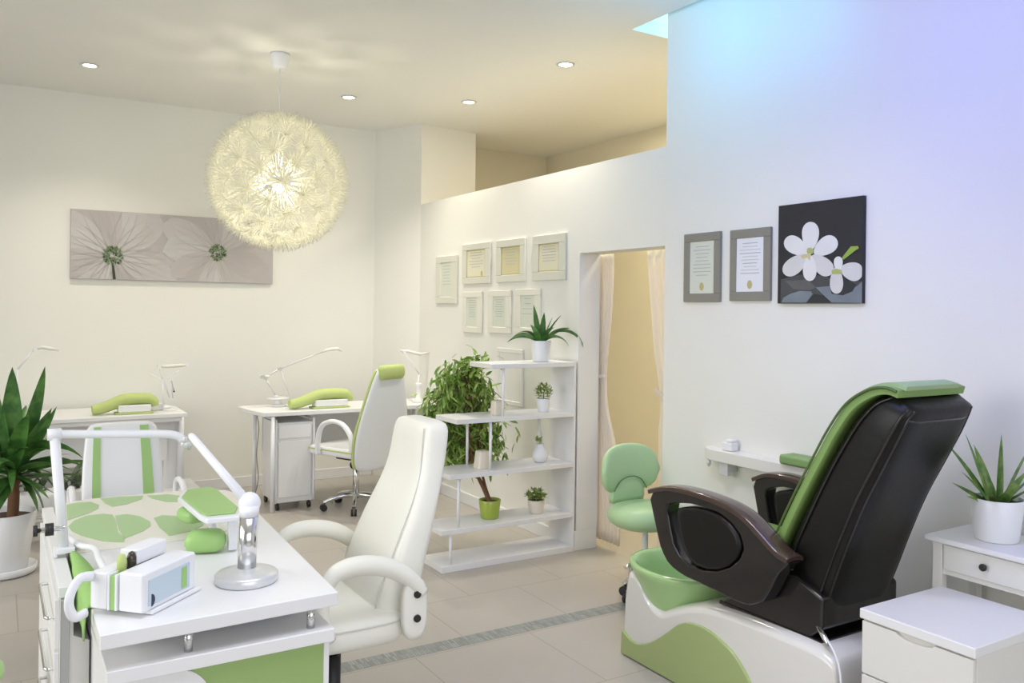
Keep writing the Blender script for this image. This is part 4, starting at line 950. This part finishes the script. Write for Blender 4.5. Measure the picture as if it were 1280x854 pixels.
b = BM(); box(b, BX0+.05, BX1-.05, 2.955, 2.985, .004, .11); obj('toe_panel', b, GREENW, spa, bevel=.01)
# basin
b = BM(); bc = V((2.64, 2.785, -.052))
ro = [(.10, .17), (.15, .22), (.19, .30), (.215, .38), (.235, .44), (.245, .462), (.240, .475), (.225, .477), (.212, .465), (.195, .42), (.165, .34), (.12, .27), (0, .255)]
cb = BM(); lathe(cb, bc, [(0, .18), (.095, .18), (.14, .225), (.18, .305), (.205, .385), (.222, .445), (.222, .60), (0, .60)], 48, sx=.98, sy=1.13)
cutter = obj('basin_cut', cb, SHELL, spa)
bo = shell.modifiers.new('cut', 'BOOLEAN'); bo.operation = 'DIFFERENCE'; bo.solver = 'EXACT'; bo.object = cutter
bpy.context.view_layer.update()
nm_ = bpy.data.meshes.new_from_object(shell.evaluated_get(bpy.context.evaluated_depsgraph_get())); shell.modifiers.clear(); shell.data = nm_; bpy.data.objects.remove(cutter)
lathe(b, bc, [(0, .17)]+ro, 48, sx=.98, sy=1.13); obj('foot_basin', b, GREENT, spa)
b = BM(); fx = pX(783, 712, 2.50); tube(b, [(2.475, 2.975, .34), (2.475, 2.975, .395)], .011, 12); tube(b, [(2.44, 2.975, .385), (2.475, 2.975, .392)], .010, 10); obj('faucet', b, CHROME, spa)
# seat and mounting skirt
b = BM(); prism(b, [(2.475, y, z) for y, z in [(2.40, .385), (2.40, .41), (2.30, .46), (2.24, .50), (2.20, .56), (2.05, .60), (1.93, .55), (1.93, .44), (1.99, .385)]], (.43, 0, 0)); obj('mount_skirt', b, BLACKG, spa, bevel=.012, seg=3)
b = BM(); box(b, 2.47, 2.93, 1.93, 2.42, .385, .40); obj('mount_plate', b, BLACKG, spa, bevel=.004)
b = BM(); box(b, 2.50, 2.94, 2.0, 2.62, .49, .60); obj('seat', b, BLACKL, spa, bevel=.04, seg=4)
b = BM(); box(b, 2.50, 2.94, 2.02, 2.63, .598, .618); obj('seat_cover', b, OLIVE, spa, bevel=.008)
# backrest: side profile with rounded rim
def backsec(yf, zf, yr_, zr, x0, x1):
    c_ = V(((x0+x1)/2, (yf+yr_)/2, (zf+zr)/2)); return (c_, V(((x1-x0)/2, 0, 0)), V((0, (yf-yr_)/2, (zf-zr)/2)))
b = BM()
bsec = [(2.13, .60, 1.97, .435, 2.52, 2.86), (2.14, .64, 1.945, .46, 2.50, 2.88), (2.10, .74, 1.895, .60, 2.495, 2.89), (2.03, .88, 1.845, .74, 2.495, 2.89), (1.955, 1.02, 1.785, .89, 2.495, 2.89), (1.895, 1.12, 1.72, 1.02, 2.495, 2.89), (1.835, 1.205, 1.665, 1.13, 2.495, 2.89), (1.775, 1.262, 1.635, 1.20, 2.50, 2.885), (1.715, 1.288, 1.622, 1.235, 2.515, 2.875), (1.68, 1.285, 1.635, 1.25, 2.54, 2.85)]
loft(b, [backsec(*s) for s in bsec], n=44, e=5.0); obj('backrest', b, BLACKL, spa)
# seams on the leather
b = BM()
for off in (.80, -.80):
    pass
def onback(fx, side):
    pts = []
    for yf, zf, yr_, zr, x0, x1 in bsec[1:-1]:
        pts.append((x0-.001, yr_+(yf-yr_)*fx, zr+(zf-zr)*fx))
    return smooth_path(pts, 4)
tube(b, onback(.80, 0), .004, 6); tube(b, onback(.18, 0), .004, 6)
for sg in (-1, 1):
    rp = []
    for s_ in bsec[1:-1]:
        c_, u_, v_ = backsec(*s_); rp.append(c_+u_*sg*.90-v_*(1-.90**5)**.2)
    tube(b, smooth_path(rp, 4), .0045, 6)
c_, u_, v_ = backsec(*bsec[7]); tube(b, [c_+u_*k-v_*(1-abs(k)**5)**.2 for k in (-.9, -.6, -.2, .2, .6, .9)], .0045, 6)
obj('piping', b, BLACKG, spa)
# green cover over the front and over the top
def strip(bm, path, x0, x1, nx, th, crown=.0):
    path = [V(p) for p in path]; rows = []
    for i, p in enumerate(path):
        t_ = (path[min(i+1, len(path)-1)]-path[max(i-1, 0)]).normalized(); nn = V((0, t_.z, -t_.y))
        rows.append([(p+V((x0+(x1-x0)*k/nx, 0, 0))+nn*crown*(1-(2*k/nx-1)**4), nn) for k in range(nx+1)])
    A_ = [[bm.verts.new(q) for q, n_ in r_] for r_ in rows]; B_ = [[bm.verts.new(q-n_*th) for q, n_ in r_] for r_ in rows]
    for G, rev in ((A_, 0), (B_, 1)):
        for i in range(len(G)-1):
            for k in range(nx):
                q = (G[i][k], G[i][k+1], G[i+1][k+1], G[i+1][k]); f = bm.faces.new(q[::-1] if rev else q); f.smooth = True
    for i in range(len(A_)-1):
        for k in (0, nx): bm.faces.new((A_[i][k], A_[i+1][k], B_[i+1][k], B_[i][k]))
    for i in (0, len(A_)-1):
        for k in range(nx): bm.faces.new((A_[i][k], A_[i][k+1], B_[i][k+1], B_[i][k]))
gp = smooth_path([(0, 2.185, .62), (0, 2.125, .76), (0, 2.055, .90), (0, 1.975, 1.045), (0, 1.915, 1.15), (0, 1.845, 1.245), (0, 1.765, 1.300), (0, 1.70, 1.315), (0, 1.655, 1.305)], 5)
b = BM(); strip(b, gp, 2.487, 2.862, 10, .026); obj('green_cover', b, OLIVE, spa)
gp2 = smooth_path([(0, 1.90, 1.195), (0, 1.850, 1.255), (0, 1.775, 1.308), (0, 1.70, 1.328), (0, 1.64, 1.318)], 5)
b = BM(); strip(b, gp2, 2.505, 2.80, 10, .014); tag(obj('head_cover', b, pbr('pale_green_cover', (.34, .48, .26), .5, noise=.06), spa), 'paler green pad draped over the head of the chair')
b = BM(); tube(b, [(2.482, p.y+.008, p.z-.004) for p in gp], .005, 6); obj('cover_piping', b, pbr('dark_green_piping', (.08, .14, .03), .5), spa)
# armrests
def arm(xc, dy, tail=0.):
    ctr = pX(893, 672, 2.42); ctr0 = ctr
    outer_px = [(816,616),(825,612.5),(838,612),(850,613),(870,617),(890,624),(912,633),(935,648),(955,668),(975,690),(992,702),(990,707),(978,716),(968,738),(958,752),(940,756),(920,748),(900,738),(880,728),(862,720),(848,711),(838,700),(831,685),(827,668),(822,645)]
    inner_px = [(838,630),(850,628),(868,629),(888,634),(905,641),(920,653),(931,668),(935,684),(930,698),(918,708),(902,713),(885,712),(868,706),(855,694),(848,680),(843,660)]
    def resamp(P, n=56):
        Q = [pX(x, y, 2.42) for x, y in P]; L = []
        for i in range(len(Q)):
            for k in range(12): L.append(Q[i].lerp(Q[(i+1) % len(Q)], k/12))
        out = []
        for j in range(n):
            a = 2*PI*j/n; bst = min(L, key=lambda q: abs(((math.atan2(q.z-ctr.z, q.y-ctr.y)-a+PI) % (2*PI))-PI)); out.append((bst.y+dy, bst.z))
        return [(y_+tail*(2.80-y_), z_) for y_, z_ in out]
    O, I = resamp(outer_px), resamp(inner_px); n = len(O); w_ = .036
    a_ = thing_part = BM(); vs = []
    for x, sc_ in ((xc-w_, 1), (xc+w_, 1)):
        vs.append(([a_.verts.new((x, y, z)) for y, z in O], [a_.verts.new((x, y, z)) for y, z in I]))
    for k in range(n):
        j = (k+1) % n
        a_.faces.new((vs[0][0][k], vs[0][0][j], vs[0][1][j], vs[0][1][k])); a_.faces.new((vs[1][0][k], vs[1][1][k], vs[1][1][j], vs[1][0][j]))
        a_.faces.new((vs[0][0][k], vs[1][0][k], vs[1][0][j], vs[0][0][j])); a_.faces.new((vs[0][1][k], vs[0][1][j], vs[1][1][j], vs[1][1][k]))
    ar = obj('armrest', a_, BLACKG, spa, bevel=.008, seg=3)
    b = BM(); pc_ = V((xc, ctr.y, ctr.z)); IP = [V((xc, y, z)) for y, z in I]
    cc_ = V((xc, sum(p.y for p in IP)/len(IP), sum(p.z for p in IP)/len(IP)))+V((0, -.014, -.008))
    rr = [(-.040, .80), (-.037, .90), (-.028, .935), (.028, .935), (.037, .90), (.040, .80)]; rg = []
    for dx, s_ in rr: rg.append([b.verts.new((xc+dx, cc_.y-.016+(p.y-cc_.y)*s_*.90, cc_.z+(p.z-cc_.z)*s_)) for p in IP])
    for p_, q_ in zip(rg, rg[1:]):
        for k in range(n):
            f = b.faces.new((p_[k], p_[(k+1)%n], q_[(k+1)%n], q_[k])); f.smooth = True
    b.faces.new(rg[0]); b.faces.new(rg[-1][::-1])
    child(ar, 'oval_pad', b, BLACKL)
    b = BM(); tp_ = [pX(x, y, 2.42) for x, y in ((817,613),(838,609.5),(862,613),(890,621.5),(915,632),(938,648),(958,669),(976,689),(992,700))]
    tube(b, [(xc, p.y, p.z) for p in smooth_path(tp_, 4)], .012, 12, sy=1.0)
    b.free(); b = BM(); pth = smooth_path([(0, p.y+dy+tail*(2.80-p.y-dy), p.z+.004) for p in tp_], 4); strip(b, pth, xc-.044, xc+.044, 8, .016, .006); child(ar, 'arm_top', b, BROWNG)
arm(2.43, 0); arm(3.03, -.06, .30)
b = BM(); h0, h1 = pX(1017, 774, 2.50), pX(1036, 806, 2.44); tube(b, [(2.53, h0.y, h0.z), h0, h0.lerp(h1, .6), h1], [.006, .007, .010, .008], 12); obj('recline_lever', b, CHROME, spa)
b = BM(); tube(b, smooth_path([pX(1034, 800, 2.43), pX(1044, 818, 2.41), pX(1050, 840, 2.408), pX(1052, 870, 2.408)], 5), .004, 8); obj('hose', b, WHITE2, spa)
# ================================================================== GREEN TECHNICIAN STOOL
sx, sy_ = 2.975, 3.46
t = thing('technician_stool', 'light green padded stool with a curved backrest behind the footbath', 'stool', (sx, sy_, 0))
b = BM(); pillow(b, (sx, sy_, .455), .20, .19, .065, e=2.4, rings=9); obj('seat', b, GREENL, t)
b = BM(); yb_ = sy_+.17
def bk(u, hw0, z0, z1): pass
secs = []
for k in range(15):
    u = -1+2*k/14; a = u*1.0; hh = .135*(max(0, 1-abs(u)**2.6))**.5; hh = max(hh, .012)
    cx_, cy_ = sx+.24*math.sin(a)*.98, yb_-.10*(1-math.cos(a))*1.2; zc = .685
    secs.append(((cx_, cy_, zc-.01*u*u), (.034*math.sin(a)*.6*max(hh/.135, .3), .034*max(hh/.135, .3), 0), (0, 0, hh)))
loft(b, secs, n=28, e=2.4); bk_ = obj('backrest', b, GREENL, t)
b = BM(); loft(b, [((sx, yb_-.01, .50), (.115, 0, 0), (0, .024, 0)), ((sx, yb_-.012, .53), (.12, 0, 0), (0, .028, 0)), ((sx, yb_-.012, .60), (.11, 0, 0), (0, .026, 0)), ((sx, yb_-.012, .64), (.07, 0, 0), (0, .018, 0))], n=24, e=3); obj('lumbar_pad', b, GREENL, t)
b = BM(); tube(b, smooth_path([(sx-.115, yb_-.045, .57), (sx-.07, yb_-.046, .625), (sx, yb_-.047, .645), (sx+.07, yb_-.046, .625), (sx+.115, yb_-.045, .57)], 5), .003, 6); obj('back_seam', b, pbr('seam_dark_green', (.12, .22, .10), .6), t)
b = BM(); tube(b, [(sx, sy_, .06), (sx, sy_, .40)], .016, 14); obj('gas_lift', b, WHITE2, t)
star(sx, sy_, .12, t, CHROME, a0=1.955)
# ================================================================== WALL RAIL WITH ARM PAD
t = thing('wall_rail', 'white narrow rail table fixed low on the right wall beyond the spa chair', 'rail', (3.14, 2.7, .8))
xo = 3.085; wi = WALL_A-.021
b = BM(); prism(b, [(wi, 3.19, .80), (3.12, 3.17, .80), (xo, 3.10, .80), (xo, 2.32, .80), (wi, 2.32, .80)], (0, 0, .058)); obj('rail_body', b, CREAM, t, bevel=.006, seg=3)
for y in (3.02, 2.45):
    b = BM(); box(b, 3.10, 3.13, y-.03, y+.03, .735, .80); box(b, 3.12, wi, y-.02, y+.02, .75, .80); obj('bracket', b, SILVER, t, bevel=.003)
b = BM(); tube(b, [(3.11, 3.13, .80), (3.11, 3.13, .772), (3.11, 3.13, .762)], [.011, .011, .004], 12); obj('end_knob', b, SILVER, t)
b = BM(); box(b, 3.115, 3.165, 2.98, 3.05, .859, .90); box(b, 3.125, 3.16, 2.985, 3.03, .90, .915); tag(obj('rail_dispenser', b, WHITE, bevel=.006, seg=3), 'small white dispenser box on the far end of the wall rail', 'dispenser')
p0 = pX(977, 572, 3.05)
b = BM(); box(b, 3.06, 3.16, 2.34, 2.64, .859, .905); t2 = tag(obj('arm_pad', b, pbr('mid_green_pad', (.22, .36, .13), .5), bevel=.014, seg=3), 'flat green arm pad resting on the wall rail beside the spa chair', 'arm pad')
# ================================================================== SIDE TABLE, DRAWER BOX, ALOE
t = thing('side_table', 'white side table with a drawer and bronze knob against the right wall', 'side table', (3.01, 1.45, 0))
TZ = .76; X0, X1, Y0, Y1 = 2.862, 3.165, .95, 1.80
b = BM(); box(b, X0, X1, Y0, Y1, TZ-.02, TZ); obj('table_top', b, WHITE, t, bevel=.005, seg=3)
for x, y in ((X0+.02, Y1-.055), (X1-.055, Y1-.055), (X0+.02, Y0+.02), (X1-.055, Y0+.02)):
    b = BM(); box(b, x, x+.035, y, y+.035, 0, TZ-.02); obj('leg', b, CREAM, t, bevel=.003)
b = BM(); box(b, X0+.03, X1-.03, Y0+.03, Y1-.03, TZ-.135, TZ-.02); obj('apron', b, CREAM, t, bevel=.002)
b = BM(); box(b, X0+.022, X0+.03, Y0+.062, Y1-.062, TZ-.115, TZ-.028); dr = obj('drawer', b, CREAM, t, bevel=.002)
b = BM(); q = pX(1231, 708, X0+.02); 
tube(b, [(X0+.022, q.y, TZ-.068), (X0+.008, q.y, TZ-.068)], .006, 10); tube(b, [(X0+.010, q.y, TZ-.068), (X0+.004, q.y, TZ-.068), (X0, q.y, TZ-.068)], [.0125, .0125, .008], 16); child(dr, 'knob', b, DARKM)
t = thing('drawer_box', 'white two-drawer chest standing in front of the side table at the lower right', 'drawer chest', (2.62, 1.53, 0))
X0, X1, Y0, Y1, TZ = 2.39, 2.835, 1.345, 1.715, .60
b = BM(); box(b, X0-.004, X1, Y0-.004, Y1+.004, TZ-.032, TZ); obj('chest_top', b, WHITE, t, bevel=.004, seg=3)
b = BM(); box(b, X0+.014, X1-.004, Y0, Y1, .02, TZ-.032); obj('chest_body', b, CREAM, t, bevel=.002)
for za, zb in ((.395, .562), (.215, .389), (.03, .209)):
    b = BM(); yc = (Y0+Y1)/2; n = 12; gw = .062
    pts = [(Y0+.004, za), (Y1-.004, za), (Y1-.004, zb)] + [(yc+gw*math.cos(PI*k/n), zb-.016*math.sin(PI*k/n)) for k in range(n+1)] + [(Y0+.004, zb)]
    prism(b, [(X0, y, z) for y, z in pts], (.014, 0, 0)); obj('drawer', b, CREAM, t, bevel=.0015)
b = BM(); box(b, X0+.03, X1-.02, Y0+.02, Y1-.02, 0, .02); obj('plinth', b, CREAM, t)
def aloe(b, h):
    rt = -YAW; z = h*.86
    for k, (a, pit, L, W, dr) in enumerate([(rt+3.0, 1.15, .20, .030, -.15), (rt+2.8, .95, .20, .030, .0), (rt+3.3, .75, .17, .028, .0), (rt+3.0, .5, .15, .028, -.1), (rt+3.4, .3, .12, .026, -.1), (rt+.8, 1.42, .185, .024, -.05), (rt+.1, 1.05, .2, .028, -.05), (rt-.1, .75, .18, .03, .0), (rt+.0, .5, .17, .028, -.1), (rt-.3, .25, .14, .026, 0), (rt+1.6, .9, .17, .028, 0), (rt-1.6, .7, .13, .03, .1), (rt-1.2, .95, .13, .028, .0), (rt-2.2, .6, .13, .028, .2), (rt+2.0, 1.2, .16, .028, 0)]):
        leaf(b, (.014*math.cos(a), .014*math.sin(a), z), a, pit+(.12 if pit > .6 else .05), L*(1.32 if pit > .9 else 1.02), W*1.25, dr+.3, 8, fold=.5, wpos=.15, roll=.5)
p = pz(1251, 676, .76)
potted('potted_aloe', 'spiky aloe in a white round pot on the side table', 'potted plant', (3.015, 1.625, .761), .070, .087, .148, POT, aloe, LEAFA)
